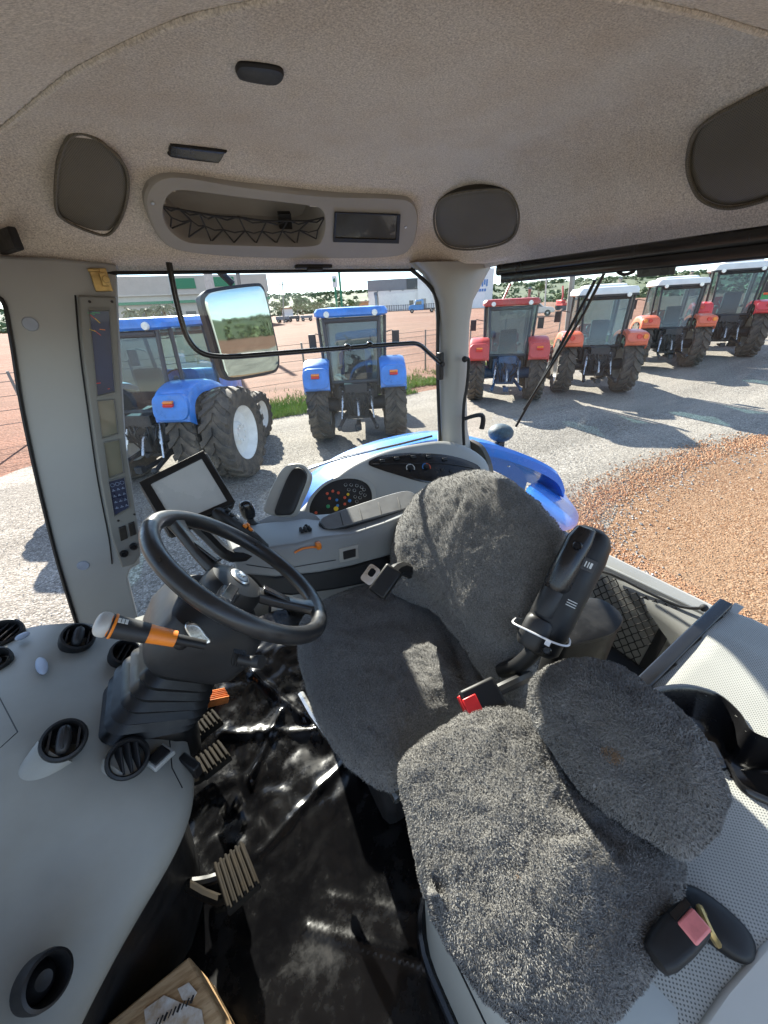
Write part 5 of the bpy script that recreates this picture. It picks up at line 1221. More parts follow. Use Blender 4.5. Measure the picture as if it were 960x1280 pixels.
def cushion(px, pl, top, bot, name, parent, k=8, rings=26, pw=2.6, folds=(), amp=.008, cnt=30000, ln=.0042, wd=.0009, seed=1, fibm=None, prom=None, label=None):
    mb = MB(); o = curve_pts(pl, px, k); mb.inflate(o, pl.n, top, bot, rings=rings, pw=pw, smooth=False)
    ob = mb.build(name, [pileD, fibm or fibre], parent, ang=180, label=label)
    bm = bmesh.new(); bm.from_mesh(ob.data); bmesh.ops.remove_doubles(bm, verts=bm.verts, dist=.0042); bm.to_mesh(ob.data); bm.free()
    for (a, b_, hh, ww) in folds:
        A, Bp = pl(*a, top * .8) - ORG[parent.name], pl(*b_, top * .8) - ORG[parent.name]; dv = Bp - A; L2 = dv.dot(dv)
        def fn(c, n, A=A, dv=dv, L2=L2, hh=hh, ww=ww):
            tt = max(0, min(1, (c - A).dot(dv) / L2)); dd = c - A - dv * tt; dd = (dd - pl.n * dd.dot(pl.n)).length
            return c + pl.n * hh * math.exp(-(dd / ww) ** 2) * (1 if n.dot(pl.n) > -.2 else 0) * math.sin(math.pi * min(1, max(0, tt * .9 + .05)))
        displace(ob, fn)
    fleece(ob, amp, 7., cnt, ln, wd, seed); return ob
ds_ = thing('driver_seat', 'driver seat in dark grey fleece cover behind the steering wheel', 'seat', (.4, .65, -1.3))
pc = plane((.35, .65, -.88), (-.06, -.04, 1))
cushion([(371, 800), (383, 772), (420, 748), (470, 735), (515, 735), (560, 775), (610, 820), (655, 860), (652, 885), (610, 890), (560, 905), (520, 945), (497, 976), (472, 976), (425, 940), (388, 880)], pc, .066, .13, 'seat_cushion', ds_, seed=3, pw=3.0, cnt=42000,
        folds=[((560, 790), (585, 860), -.022, .014), ((590, 800), (615, 870), -.02, .012), ((540, 800), (560, 850), .012, .014), ((430, 790), (560, 770), -.01, .03)])
pbk = plane((.56, .65, -.70), (-.90, -.05, .43))
cushion([(497, 742), (494, 705), (498, 665), (515, 630), (545, 602), (580, 590), (610, 590), (648, 606), (684, 640), (700, 668), (700, 700), (688, 745), (672, 800), (664, 850), (645, 875), (610, 850), (575, 800), (545, 765)], pbk, .085, .10, 'backrest', ds_, seed=5, pw=2.1, cnt=42000,
        folds=[((640, 760), (655, 860), -.025, .018), ((660, 700), (640, 800), .018, .02), ((690, 700), (672, 800), -.02, .012), ((520, 740), (600, 800), -.012, .02)])
# seat base, rail, buckles
mb = MB(); mb.box((.38, .66, -1.16), (.34, .36, .28)); mb.build('seat_base', charc, ds_, bev=.03)
for rl_, rz_ in (([(376, 868), (390, 893), (408, 918)], -1.06), ([(486, 978), (498, 1000)], -1.0)): mb = MB(); mb.tube([atZ(u, v, rz_) for u, v in rl_], .012, 8); mb.build('slide_rail', chrome, ds_)
mb = MB(); c = atD(482, 727, 1.02); x, y, n_ = frame_of((-.4, -.6, .7)); Rm = Matrix((x, y, n_)).transposed() @ Matrix.Rotation(-.6, 3, 'Z')
mb.box(c, (.05, .085, .03), Rm); bk = mb.build('belt_latch', black, ds_, bev=.006)
mb = MB(); tcn = atD(463, 718, 1.0); oo = [tcn + Rm @ V((a, b_, 0)) for a, b_ in rrect(0, 0, .034, .05, .008, 3)]; ii = [tcn + Rm @ V((a, b_, 0)) for a, b_ in rrect(0, .006, .017, .022, .006, 3)]
ring_prism(mb, oo, ii, Rm @ V((0, 0, -.004))); mb.build('belt_tongue', chrome, bk)
mb = MB(); mb.tube([c + V((.02, .02, -.01)), c + V((.08, .05, -.02)), c + V((.14, .05, -.08))], .02, 8, smooth=3); mb.build('belt_webbing', black, ds_)
bb = atD(592, 878, .79); x = (atD(625, 862, .80) - bb).normalized(); n_ = V((-.2, -.45, .85)); n_ = (n_ - x * n_.dot(x)).normalized(); y = n_.cross(x); Rm = Matrix((x, y, n_)).transposed()
mb = MB(); mb.box(bb + x * .018, (.080, .058, .040), Rm); br = mb.build('belt_buckle', black, ds_, bev=.006)
mb = MB(); mb.box(bb - x * .0230, (.006, .044, .026), Rm); mb.box(bb - x * .008 + n_ * .0205 - y * .004, (.030, .034, .005), Rm); mb.build('release_button', redplastic, br, bev=.002)
mb = MB(); mb.tube([bb + x * .04, bb + x * .075 + n_ * .004, bb + x * .11 - n_ * .01, bb + x * .15 - n_ * .06], .012, 8, smooth=4); mb.build('buckle_stalk', charc, br)
# folded up armrest of the driver seat
a0, a1 = atY(671, 812, .36), atY(738, 672, .385); d = a1 - a0; dn = d.normalized(); toc = (-(a0 + a1) / 2).normalized(); x = dn.cross(toc).normalized(); y = x.cross(dn).normalized()
def arm_sec(prof, name, mt, par, rr=.016, **kw):
    mb = MB(); mb.loft([[a0 + d * q + x * ox + x * a + y * b_ for a, b_ in rrect(0, 0, w_ * 1.28, th * 1.2, min(rr * 1.2, w_ * .58, th * .54), 5)] for q, w_, th, ox in prof]); return mb.build(name, mt, par, **kw)
ar = arm_sec([(-.02, .03, .03, -.004), (.0, .055, .05, -.003), (.04, .064, .058, 0), (.3, .068, .062, 0), (.55, .067, .062, 0.001), (.85, .066, .060, .003), (.98, .060, .055, .003), (1.05, .045, .042, .002), (1.08, .02, .02, .002)], 'armrest', black, ds_, rr=.026)
arm_sec([(.52, .036, .074, -.0165), (.56, .042, .08, -.0165), (.95, .040, .078, -.014), (1.05, .03, .06, -.012), (1.075, .012, .03, -.01)], 'armrest_pad', blackg, ar, rr=.018)
arm_sec([(.30, .034, .072, -.0175), (.32, .036, .074, -.0175), (.52, .034, .072, -.016), (.53, .033, .07, -.016)], 'armrest_sleeve', charc, ar)
arm_sec([(.02, .04, .074, -.016), (.06, .045, .079, -.0165), (.24, .044, .078, -.016), (.27, .036, .074, -.016)], 'armrest_heel', charc, ar)
mb = MB(); rg = []
for k in range(28):
    a = 2 * math.pi * k / 28; rg.append(a0 + d * .155 + x * (-.008 + .056 * math.copysign(abs(math.cos(a)) ** .5, math.cos(a))) + y * (.0515 * math.copysign(abs(math.sin(a)) ** .5, math.sin(a))) + dn * .006 * math.cos(a))
mb.tube(rg, .0021, 6, closed=True); mb.box(a0 + d * .14 + y * .053 + x * .012, (.010, .010, .008), Matrix((x, dn, y)).transposed()); mb.build('zip_tie', M('zip_tie_white', (.72, .73, .75), .35), ar)
pll = plane(a0 + y * .0315, y)
mb = MB(); c = a0 + d * .80 + x * .018 + y * .0395; mb.box(c, (.024, .024, .0012), Matrix((x, dn, y)).transposed()); mb.build('sticker', M('sticker_black', (.03, .03, .03), .3), ar)
for k, (ox, wd2) in enumerate(((-.006, .002), (-.001, .002), (.004, .004))):
    mb = MB(); mb.box(c + x * ox + y * .0008, (wd2, .011, .0012), Matrix((x, dn, y)).transposed()); mb.build('sticker_mark', icon, ar)
for k in range(3):
    mb = MB(); mb.box(c - d * .34 + x * .002 + dn * (k * .005) + y * .0, (.018, .0016, .0014), Matrix((x, dn, y)).transposed()); mb.build('raised_mark', icon, ar)
for q, ox in ((.9, -.014), (.08, .016)):
    mb = MB(); mb.lathe([(.001, .0), (.006, .0), (.0075, .002), (.009, .0)], a0 + d * q + x * ox + y * (.050 if ox < 0 else .0495), y, 16); mb.build('screw_hole', blackg, ar)
mb = MB(); mb.tube([a0 + dn * .01, a0 - dn * .04 + V((0, .02, -.01)), a0 - dn * .06 + V((.0, .06, -.05))], .017, 10, smooth=3); mb.build('armrest_hinge', black, ds_)
# black stowage box behind the armrest
sbx = thing('stowage_box', 'black lidded box between driver seat and net pocket', 'box', atY(735, 800, .56)); c0 = ORG[sbx.name]
mb = MB(); pbx = plane((.86, .5, -.80), (-.15, -.1, 1)); o = curve_pts(pbx, [(690, 775), (722, 752), (752, 752), (776, 772), (766, 792), (735, 802), (705, 805)], 4); mb.prism(o, (-.02, 0, -.2)); mb.build('box_body', black, sbx, bev=.006)
mb = MB(); cc = sum(o, V((0, 0, 0))) / len(o); mb.inflate([cc + (p - cc) * 1.06 for p in o], pbx.n, .012, .012, rings=5, pw=4, smooth=False); mb.build('lid', black, sbx)
mb = MB(); mb.box((.92, .60, -1.22), (.5, .6, .2)); mb.build('seat_carrier', black, sbx, bev=.02)

# instructor seat in front
bs = thing('instructor_seat', 'small instructor seat in shaggy grey fleece, nearest to the viewer', 'seat', (.38, .18, -1.3))
pq = plane((.33, .19, -.76), (-.10, -.10, 1))
bs_cush = cushion([(502, 965), (510, 950), (545, 918), (585, 893), (630, 886), (668, 900), (690, 935), (720, 985), (775, 1030), (830, 1062), (856, 1085), (852, 1130), (825, 1190), (795, 1255), (760, 1290), (700, 1310), (640, 1285), (590, 1235), (545, 1160), (520, 1080), (505, 1010)], pq, .05, .09, 'seat_cushion', bs, seed=7, pw=2.8, cnt=110000, ln=.0042, wd=.0008, fibm=fibre2, amp=.010,
        folds=[((690, 990), (800, 1075), -.02, .018), ((740, 1040), (650, 1160), .006, .03)])
pqb = plane((.475, .16, -.655), (-.62, -.18, .76))
bs_back = cushion([(664, 868), (668, 848), (690, 832), (725, 827), (765, 832), (800, 850), (845, 885), (885, 930), (908, 985), (905, 1020), (885, 1055), (860, 1075), (835, 1066), (790, 1035), (735, 990), (690, 935), (668, 898)], pqb, .088, .09, 'backrest', bs, folds=[((700, 880), (860, 1020), -.012, .02), ((850, 900), (900, 1010), .010, .02)], seed=9, pw=2.15, cnt=85000, ln=.0044, wd=.0008, fibm=fibre2, amp=.010)
stain(bs_back, [(768, 946, .013), (757, 941, .009)]); stain(bs_cush, [(648, 1096, .005)])
# grey seat base
mb = MB(); rg = []
for z, k in ((-1.305, 1.0), (-1.15, 1.02), (-.95, 1.04), (-.88, 1.04), (-.85, 1.0), (-.835, .9)):
    rg.append([V((x, y, z)) for x, y in rrect(.395, .13, .44 * k, .40 * k, .13 * k, 7)])
mb.loft(rg); sbse = mb.build('seat_pedestal', vinylg, bs)
mb = MB(); mb.tube([V((x, y, -.955)) for x, y in rrect(.395, .13, .44 * 1.045, .40 * 1.045, .13, 7)], .0018, 5, closed=True); mb.build('pedestal_seam', black, sbse)
mb = MB(); mb.tube([V((x, y, -1.29)) for x, y in rrect(.395, .13, .455, .42, .13, 7)], .012, 8, closed=True); mb.build('base_trim', blackg, sbse)

# ================================================================ LEFT WHEEL HOUSING (perforated trim) with cup holder and belt buckle
lh = thing('wheel_housing', 'pale perforated vinyl wheel housing trim beside the instructor seat', 'wheel housing', (.8, .05, -1.2))
def lhz(x, y):
    z = -.79 + .06 * max(0, min(1, (x - .5) / .5)); z -= .35 * max(0, y - .20) ** 1.2 + .06 * max(0, -y + .0); z -= .5 * max(0, .52 - x) ** 1.3; z -= 1.2 * max(0, x - 1.12) ** 1.2
    return z
CUP = [(816, 872), (830, 864), (860, 862), (895, 872), (922, 895), (940, 920), (990, 935), (1040, 940), (1060, 990), (1000, 1020), (960, 1003), (925, 985), (905, 955), (880, 950), (850, 935), (826, 905)]
def on_h(u, v, off=0.):
    d = ray(u, v).normalized(); t = .3
    while t < 2.5:
        p = d * t
        if p.z < lhz(p.x, p.y): break
        t += .002
    return d * (t - off)
gx = [.30 + .98 * i / 110 for i in range(111)]; gy = [-.36 + .66 * j / 80 for j in range(81)]
mb = MB(); mb.grid([[V((x, y, lhz(x, y))) for x in gx] for y in gy]); keep = []
edge = [(905, 770), (870, 800), (840, 830), (812, 862)]
for f in mb.f:
    c = sum((V(mb.v[i]) for i in f), V((0, 0, 0))) / 4; u, v = pix(c)
    lim = atZ(905, 768, -.74); l2_ = atZ(812, 862, -.76)
    sgn = (l2_.x - lim.x) * (c.y - lim.y) - (l2_.y - lim.y) * (c.x - lim.x)
    if sgn < 0: continue
    if inside(CUP, u, v): continue
    keep.append(f)
mb.f = keep; mb.mi = [0] * len(keep); mb.build('housing_trim', perf, lh, ang=180)
# far edge trim strip and wall under it
p0, p1 = on_h(908, 764), on_h(806, 866); dd = (p1 - p0).normalized(); sd3 = dd.cross(V((0, 0, 1))).normalized()
if sd3.y < 0: sd3 = -sd3
mb = MB(); mb.loft([[p + sd3 * a + V((0, 0, b_)) for a, b_ in rrect(.012, .004, .03, .02, .005, 3)] for p in (p0 - dd * .02, p0.lerp(p1, .5) + V((0, 0, .004)), p1 + dd * .03)]); mb.build('edge_strip', blackg, lh, label='glossy black strip along the edge of the perforated trim')
mb = MB(); mb.add([p0 - dd * .05, p1 + dd * .05, p1 + dd * .05 + V((0, 0, -.5)), p0 - dd * .05 + V((0, 0, -.5))], [(0, 1, 2, 3)]); mb.add([p0 - dd * .05, p1 + dd * .05, p1 + dd * .05 - sd3 * .02, p0 - dd * .05 - sd3 * .02], [(0, 1, 2, 3)]); mb.build('housing_wall', greyl, lh, smooth=False)
# cup holder tray
co = catmull([on_h(u, v) for u, v in CUP], 4, True); cc = sum(co, V((0, 0, 0))) / len(co)
mb = MB()
mb.loft([[cc + (p - cc) * 1.07 + V((0, 0, .001)) for p in co], [cc + (p - cc) * 1.05 + V((0, 0, .010)) for p in co], [cc + (p - cc) * .99 + V((0, 0, .012)) for p in co], [cc + (p - cc) * .94 + V((0, 0, .004)) for p in co], [cc + (p - cc) * .90 + V((0, 0, -.07)) for p in co], [cc + (p - cc) * .5 + V((0, 0, -.085)) for p in co]], (False, True))
cup = mb.build('cup_holder', blackg, lh, ang=60, label='glossy black twin cup holder tray behind the small seat')
mb = MB(); mb.box(on_h(893, 945) + V((0, 0, -.02)), (.05, .02, .06), Matrix.Rotation(.8, 3, 'Z')); mb.build('divider', blackg, cup, bev=.005)
# belt buckle on its round mount
mc = on_h(893, 1153); x, y, n_ = frame_of((.05, -.1, 1))
mb = MB(); mb.ell(mc, .028, .045, .016, axes=((1, .25, 0), (-.25, 1, 0), (0, 0, 1)), nu=32, p=.8); mt_ = mb.build('buckle_mount', black, lh, label='round black buckle mount on the perforated trim')
mb = MB(); mb.tube([mc + V((-.012, .012, .012)), mc + V((-.02, .018, .03)), mc + V((-.035, .0, .034)), mc + V((-.028, -.012, .014))], .005, 8, smooth=4); mb.build('anchor_eye', gold, mt_)
bc0, bc1 = on_h(822, 1196, .09), on_h(868, 1148, .085); d2 = (bc1 - bc0).normalized(); toc = (-bc0).normalized(); x2 = d2.cross(toc).normalized(); y2 = x2.cross(d2)
mb = MB(); bcc = (bc0 + bc1) / 2; rg = []
for q, wd2, th in ((-.050, .026, .018), (-.046, .042, .032), (-.03, .052, .042), (.0, .056, .045), (.028, .054, .044), (.040, .050, .040), (.044, .044, .034)): rg.append([bcc + d2 * q * .86 + x2 * a * .74 + y2 * b_ * .85 for a, b_ in rrect(0, 0, wd2, th, min(.012, th * .45), 5)])
mb.loft(rg); bkk = mb.build('belt_buckle', black, lh, label='black belt buckle with faded red button')
mb = MB(); mb.box(bcc + d2 * .022 + x2 * .004 + y2 * .0182, (.024, .030, .006), Matrix((x2, d2, y2)).transposed()); mb.build('release_button', pinkpl, bkk, bev=.003)
mb = MB(); mb.box(bcc + d2 * .022 - x2 * .013 + y2 * .0185, (.008, .030, .006), Matrix((x2, d2, y2)).transposed()); mb.build('tongue_slot', blackg, bkk)
# smooth door sill cover at the near corner
mb = MB(); o = [on_h(u, v, .008) for u, v in [(1010, 1130), (955, 1178), (905, 1235), (860, 1300), (1000, 1420), (1150, 1300)]]; mb.prism(o, (0, 0, -.03)); mb.build('sill_cover', M('sill_cream', (.45, .44, .40), .5, nscale=3, namt=.06), lh, bev=.006)

# ================================================================ RIGHT ARMREST CONSOLE
ac = thing('armrest_console', 'grey right hand control console with padded armrest and levers', 'control console', (.35, 1.05, -1.3))
pside = plane((.35, .955, -.7), (-.03, -1, .25)); ptop = plane((.3, 1.0, -.675), (-.05, -.28, .96))
body_px = [(288, 690), (300, 683), (330, 686), (372, 680), (400, 672), (440, 668), (480, 655), (520, 640), (560, 640), (545, 676), (497, 692), (440, 708), (400, 716), (345, 722), (298, 718)]
mb = MB(); o = [pside(u, v) for u, v in body_px]; mb.prism(o, (0, .17, .0)); cbod = mb.build('console_body', greyb, ac, bev=.008, bseg=3)
mb = MB(); mb.prism([pside(u, v, -.012) for u, v in [(300, 712), (345, 720), (440, 708), (560, 672), (550, 705), (500, 722), (420, 738), (364, 746), (330, 742), (318, 728)]], (0, .14, 0)); mb.build('console_underside', black, ac, bev=.01)
# deck with lever area, sloping to the front
pdk = plane((.22, 1.08, -.645), (-.10, -.35, .93))
mb = MB(); o = curve_pts(pdk, [(300, 668), (318, 655), (352, 640), (384, 640), (402, 650), (404, 672), (380, 688), (340, 692), (306, 688)], 4); mb.inflate(o, pdk.n, .010, 0, rings=5, pw=4, smooth=False); mb.prism(o, -pdk.n * .07); dk = mb.build('lever_deck', greyb, ac, bev=.0)
# armrest pad
pat = plane((.45, 1.04, -.612), (-.02, -.30, .95))
mb = MB(); o = catmull([pat(u, v) for u, v in [(401, 658), (402, 648), (440, 634), (494, 617), (514, 615), (527, 625), (524, 632), (480, 645), (416, 662)]], 4, True); mb.prism(o, -pat.n * .058); cc = sum(o, V((0, 0, 0))) / len(o); apad = mb.build('armrest_pad', black, ac, bev=.006, bseg=3, label='black padded armrest top')
mb = MB(); mb.prism([cc + (p - cc) * .97 + pat.n * .006 for p in o], -pat.n * .008); padtop = mb.build('pad_top', M('pad_top_grey', (.115, .118, .12), .55, nscale=40, namt=.1), apad, bev=.003)
for k in range(4):
    u0 = 425 + k * 24; mb = MB(); a = pat(u0, 641 - k * 6.4, .0064); b_ = pat(u0 + 4, 657 - k * 6.6, .0064); mb.tube([a, (a + b_) / 2 + pat.n * .001, b_], .0012, 5); mb.build('pad_seam', black, padtop)
# switch in a square surround, orange slider and its groove
mb = MB(); psd = plane(pside.p + pside.n * .003, pside.n); mb.prism([psd(u, v) for u, v in [(424, 686), (448, 680), (449, 698), (425, 704)]], -psd.n * .01); sw = mb.build('switch_surround', greyl, ac, bev=.002)
mb = MB(); mb.prism([psd(u, v, .004) for u, v in [(429, 690), (445, 686), (445, 696), (430, 700)]], -psd.n * .01); mb.build('switch', black, sw, bev=.002)
mb = MB(); mb.tube([pside(u, v, .004) for u, v in [(368, 691), (378, 686), (390, 684), (398, 684)]], .0032, 6, smooth=3); mb.build('slider_mark', orange, ac)
mb = MB(); c = pside(398, 682, .012); mb.box(c, (.016, .02, .022)); mb.build('slider_knob', orange, ac, bev=.005)
mb = MB(); mb.tube([pside(u, v, .002) for u, v in [(308, 706), (350, 712), (420, 700)]], .0012, 4); mb.build('panel_seam', black, ac)
for (u, v, r_) in ((383, 660, .008), (388, 664, .008)):
    c = pdk(u, v, .03); mb = MB(); mb.tube([pdk(u, v, -.0), c], .004, 6); mb.ell(c, r_, r_, .014); mb.build('hydraulic_lever', black, ac)
for k in range(3):
    c = pdk(377 + k * 5, 668 - k * 1, .025); mb = MB(); mb.box(c, (.010, .022, .05), Matrix.Rotation(.3, 3, 'X')); mb.build('spool_lever', black, ac, bev=.003)
mb = MB(); mb.box(pdk(396, 662, .008), (.03, .05, .02)); mb.build('hand_throttle', charc, ac, bev=.004)
# joystick on its gaiter
jb = pdk(317, 662, .0); jt = jb + V((-.006, -.004, .085))
mb = MB(); mb.lathe([(.032, 0), (.034, .006), (.024, .012), (.026, .018), (.018, .024), (.012, .032), (.010, .05)], jb, (jt - jb), 24); jk = mb.build('joystick', black, ac)
mb = MB(); mb.ell(jb + (jt - jb) * .88, .022, .017, .034, axes=((1, 0, 0), (0, 1, 0), jt - jb), p=.75, nu=24, nv=14); mb.build('joystick_knob', blackg, jk)
for k in range(3): mb = MB(); mb.box(jt + V((-.006 + .006 * k, -.010, -.002)), (.003, .006, .003)); mb.build('knob_mark', icon, jk)
# propulsion handle with orange buttons behind the wheel rim
hb0 = atD(318, 676, 1.10); hb1 = atD(270, 640, 1.03)
mb = MB(); dd = hb1 - hb0; dn = dd.normalized(); x = dn.cross(V((0, 0, 1))).normalized(); y = x.cross(dn)
mb.loft([[hb0 + dd * q + x * a + y * b_ for a, b_ in rrect(0, 0, w_, th, th * .42, 5)] for q, w_, th in ((-.3, .03, .03), (.1, .045, .04), (.5, .055, .045), (.8, .05, .04), (1.0, .035, .03), (1.06, .015, .015))]); hd = mb.build('drive_handle', black, ac)
for q, a, mt in ((.35, .004, orange), (.42, -.014, orange), (.28, -.008, orange), (.62, .006, icon), (.75, -.006, charc), (.85, .004, charc)):
    mb = MB(); mb.box(hb0 + dd * q + x * a + y * .024, (.010, .012, .008), Matrix((x, dn, y)).transposed()); mb.build('thumb_button', mt, hd, bev=.002)
# upright black pad in grey shell
pt = plane(atD(352, 612, 1.16), (-.42, -.70, .55))
SHL = [(330, 640), (331, 628), (340, 606), (352, 586), (364, 579), (378, 580), (386, 590), (384, 604), (374, 626), (366, 643), (348, 645)]
mb = MB(); o = curve_pts(pt, SHL, 4); mb.prism(o, -pt.n * .05); us = mb.build('upright_pad', greyl, ac, bev=.008, bseg=3, label='upright grey pad with a black face beside the joystick')
mb = MB(); o = curve_pts(pt, [(344, 643), (346, 632), (356, 606), (364, 590), (372, 584), (381, 588), (384, 598), (376, 620), (367, 641), (356, 644)], 4, True, .002); mb.inflate(o, pt.n, .012, 0, rings=5, pw=4, smooth=False); mb.build('pad_face', black, us)

# ================================================================ TOUCH SCREEN MONITOR
mo = thing('monitor', 'flat touch screen monitor in a black frame beside the steering wheel', 'monitor', atD(240, 640, 1.0))
pm = plane(atD(238, 606, 1.05), (.10, -.68, .72))
MO = [(174, 604), (254, 564), (259, 566), (294, 626), (291, 632), (214, 668), (209, 666)]
mb = MB(); o = [pm(u, v) for u, v in MO]; mb.prism(o, -pm.n * .035); mb.build('housing', black, mo, bev=.006, bseg=3)
mb = MB(); mb.prism([pm(u, v, .001) for u, v in [(187, 605), (252, 572), (285, 626), (218, 656)]], -pm.n * .01); mb.build('screen', screenm, mo)
o = [pm(u, v, .000) for u, v in [(174, 604), (254, 564), (294, 628), (212, 668)]]; i_ = [pm(u, v, .004) for u, v in [(188, 605), (252, 573), (284, 626), (218, 655)]]
mb = MB(); ring_prism(mb, [p + pm.n * .006 for p in o], i_, -pm.n * .008); mb.build('bezel', black, mo, bev=.001)
mb = MB(); mb.tube([pm(230, 640, -.05), pm(262, 672, -.06), pm(290, 695, -.06), pm(330, 690, -.08)], .018, 8, smooth=4); mb.build('bracket', black, mo)

# ================================================================ INSTRUMENT PANEL ON THE PILLAR
ip = thing('instrument_panel', 'slim grey column of dark instrument displays on the front pillar', 'instrument panel', (-.2, 1.5, -.85))
pi_ = plane(pp_.p + V((0, -.03, 0)), pp_.n)
mb = MB(); mb.prism([pi_(u, v) for u, v in [(97, 369), (146, 371), (149, 440), (156, 545), (170, 640), (175, 672), (176, 695), (168, 706), (152, 710), (138, 668), (125, 600), (112, 510), (102, 430)]], pi_.n * -.05); hsg = mb.build('panel_housing', stripg, ip, bev=.006, bseg=3)
mb = MB(); mb.tube([pp_(u, v, .003) for u, v in [(94, 369), (100, 440), (110, 515), (122, 600), (136, 672), (140, 705)]], .0022, 5, smooth=4); mb.build('panel_gap', black, ip)
pf_ = plane(pi_.p, pi_.n)
def scr(px, name, mt, label=None):
    mb = MB(); mb.prism([pf_(u, v, .003) for u, v in px], -pf_.n * .01); s_ = mb.build(name, mt, hsg, label=label)
    c = sum((pf_(u, v) for u, v in px), V((0, 0, 0))) / len(px)
    mb = MB(); oo = [c + (pf_(u, v) - c) * 1.07 + pf_.n * .007 for u, v in px]; ii = [pf_(u, v, .003) for u, v in px]; mb.loft([[p - pf_.n * .012 for p in oo], oo, [c + (p - c) * 1.02 + pf_.n * .006 for p in ii], ii], (False, False)); mb.build('display_frame', stripg, s_, ang=20)
    return s_
s1 = scr([(112, 389), (136, 389), (143, 489), (122, 494)], 'dial_display', screenb, 'tall dark blue dial display')
for (u, v, L_, a, mt) in ((114, 392, .018, .3, greenbtn), (120, 391, .02, .1, greenbtn), (117, 397, .022, .9, redbtn), (122, 401, .016, 1.0, yellowp), (116, 413, .016, .5, yellowp), (122, 416, .02, .9, redbtn), (128, 412, .014, .2, orange), (123, 479, .012, 0, redplastic), (136, 486, .006, 0, redbtn)):
    mb = MB(); x, y, n_ = frame_of(pf_.n); c = pf_(u, v, .0038); ca, sa = math.cos(a), -math.sin(a); mb.box(c, (L_, .0022, .0012), Matrix((x * ca + y * sa, y * ca - x * sa, n_)).transposed()); mb.build('dial_needle', mt, s1)
scr([(122, 502), (142, 500), (147, 541), (128, 547)], 'lcd_display', lcd, 'upper olive grey display')
scr([(130, 554), (149, 550), (154, 590), (136, 597)], 'lcd_display', lcd, 'lower olive grey display')
s4 = scr([(136, 602), (155, 597), (161, 634), (143, 644)], 'icon_keypad', keyb, 'dark blue keypad with pale icons')
for i in range(3):
    for j in range(5):
        u = 140.5 + i * 6 + j * 1.5; v = 606.5 - i * 1.6 + j * 7.2; mb = MB(); x, y, n_ = frame_of(pf_.n); c = pf_(u, v, .0038)
        if j == 0: mb.tube([c + x * .006 * math.cos(a) + y * .006 * math.sin(a) for a in [k * math.pi / 6 for k in range(12)]], .0009, 4, closed=True)
        else: mb.box(c, (.010, .0022, .001), Matrix((x, y, n_)).transposed()); mb.box(c + y * .004, (.004, .003, .001), Matrix((x, y, n_)).transposed())
        mb.build('icon', M('icon_blue', (.20, .25, .36), .5) if (i, j) == (0, 0) else bpy.data.materials['icon_blue'], s4)
for px in ([(148, 660), (157, 657), (160, 673), (151, 677)], [(160, 655), (168, 652), (171, 668), (163, 671)]):
    mb = MB(); mb.prism([pf_(u, v, .006) for u, v in px], -pf_.n * .02); mb.build('rocker_switch', blackg, hsg, bev=.002)
for u, v in ((155, 692), (167, 683)):
    disc(pf_, u, v, .014, .008, 'power_socket', black, hsg, off=.002); disc(pf_, u, v, .008, .012, 'socket_plug', blackg, hsg, off=.002)
for u, v in ((112, 377), (140, 377), (148, 651), (168, 643)): disc(pf_, u, v, .004, .002, 'screw', black, hsg, off=.001, n=12)
mb = MB(); x, y, n_ = frame_of(pp_.n); c = pp_(126, 350, .008); Rm = Matrix((x, y, n_)).transposed(); mb.box(c, (.045, .06, .012), Rm); mb.box(c + x * .008 + n_ * .014, (.018, .034, .02), Rm); mb.cyl(c + x * .012 + n_ * .03, c + x * .012 + n_ * .01, .010, n=12); mb.box(c - x * .01 + y * .024 + n_ * .006, (.03, .008, .012), Rm); mb.build('metal_bracket', gold, ip, bev=.002)

# ================================================================ SIDE MIRROR, BEACON
sm = thing('side_mirror', 'large round cornered side mirror on the right of the cab', 'mirror', atY(300, 470, 2.1))
pmr = plane(atY(300, 415, 2.1), (.58, -.80, .03))
MR = [(251, 378), (254, 366), (268, 360), (318, 354), (328, 357), (333, 370), (341, 405), (349, 446), (347, 462), (336, 468), (290, 476), (280, 470), (274, 455), (262, 415)]
mb = MB(); o = curve_pts(pmr, MR, 4); c = sum(o, V((0, 0, 0))) / len(o); mb.inflate(o, pmr.n, .004, .06, rings=6, pw=4, smooth=False); mb.build('mirror_shell', black, sm)
mb = MB(); mb.inflate([c + (p - c) * .93 + pmr.n * .006 for p in o], pmr.n, .002, 0, rings=4, pw=4, smooth=False); mb.build('mirror_glass', mirrorm, sm)
mb = MB(); mb.tube([c + V((.0, .05, .2)), c + V((-.15, .05, .36)), c + V((-.35, -.3, .42))], .016, 8); mb.build('mirror_arm', black, sm)
rl = thing('work_light', 'round dark work light on a short stem above the blue mudguard', 'work light', atX(622, 560, 1.66))
c = atX(626, 541, 1.66); mb = MB(); mb.ell(c, .074, .074, .052, axes=((.7, -.7, 0), (.7, .7, 0), (0, 0, 1)), nu=24); mb.build('lamp_housing', M('lamp_blue_black', (.035, .06, .075), .6, nscale=60, namt=.5, bscale=150, bstr=.5), rl)
mb = MB(); mb.tube([c + V((0, 0, -.03)), c + V((0.0, 0, -.09)), c + V((-.02, 0, -.14))], .016, 8); mb.box(c + V((0, 0, -.07)), (.05, .03, .03)); mb.build('stem', charc, rl)

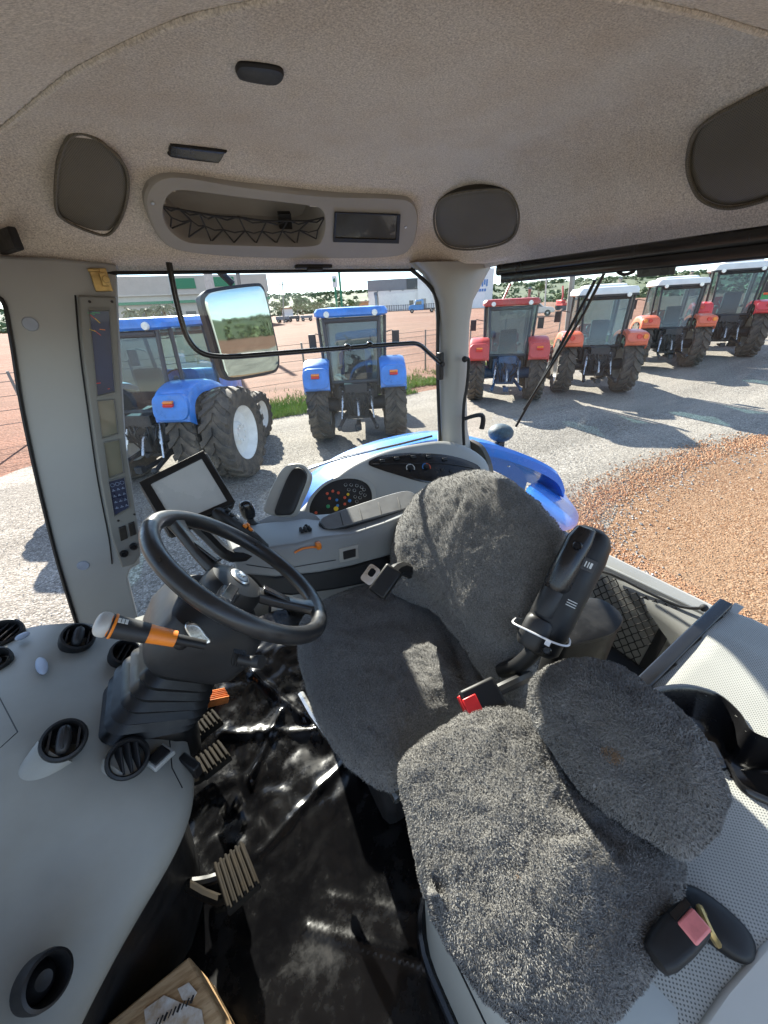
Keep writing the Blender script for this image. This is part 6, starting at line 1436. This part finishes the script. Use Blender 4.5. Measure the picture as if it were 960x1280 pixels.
# ================================================================ WOODEN BLOCK
wb = thing('wooden_block', 'taped wooden block lying on the cab floor at the bottom edge', 'wooden block', atZ(220, 1260, -1.28))
woodm, nt, b = newmat('raw_wood'); L = nt.links.new; tc = nn(nt, 'ShaderNodeTexCoord'); mp = nn(nt, 'ShaderNodeMapping'); mp.inputs['Rotation'].default_value = (0, 0, .75); mp.inputs['Scale'].default_value = (14, 90, 60); L(tc.outputs['Object'], mp.inputs[0])
no = nn(nt, 'ShaderNodeTexNoise', i_Scale=1., i_Detail=6., i_Roughness=.65); L(mp.outputs[0], no.inputs['Vector']); L(ramp(nt, [(.3, (.20, .115, .05)), (.48, (.40, .25, .12)), (.62, (.50, .34, .18)), (.75, (.30, .17, .08))], no.outputs[0]), b.inputs['Base Color']); b.inputs['Roughness'].default_value = .75
bp = nn(nt, 'ShaderNodeBump', i_Strength=.5, i_Distance=.002); L(no.outputs[0], bp.inputs['Height']); L(bp.outputs[0], b.inputs['Normal'])
pwz = plane((0, 0, -1.09), (0, 0, 1)); cs = [pwz(u, v) for u, v in [(236, 1194), (275, 1268), (296, 1340), (120, 1420), (60, 1340)]]
mb = MB(); mb.prism(cs[:2] + cs[2:], (0, 0, -.19)); wo = mb.build('block', woodm, wb, bev=.004)
displace(wo, lambda c, n: c + V((wob(c, 30), wob(c, 30, 5), 0)) * .004)
tapem = M('torn_tape', (.62, .60, .55), .5, nscale=60, col2=(.40, .28, .17), detail=8)
for px in ([(222, 1236), (236, 1228), (246, 1240), (240, 1250), (228, 1250)], [(180, 1262), (205, 1244), (230, 1255), (252, 1262), (258, 1300), (215, 1330), (185, 1310)]):
    mb = MB(); mb.prism([pwz(u, v, .0032) for u, v in px], (0, 0, -.003)); mb.build('tape_label', tapem, wb, smooth=False)
mb = MB()
for k in range(9): a = pwz(196 + k * 5.5, 1278 - k * 3.6, .0045); mb.box(a, (.010, .0016 + .001 * (k % 3), .0012), Matrix.Rotation(.9, 3, 'Z'))
mb.build('label_print', charc, wb, smooth=False)
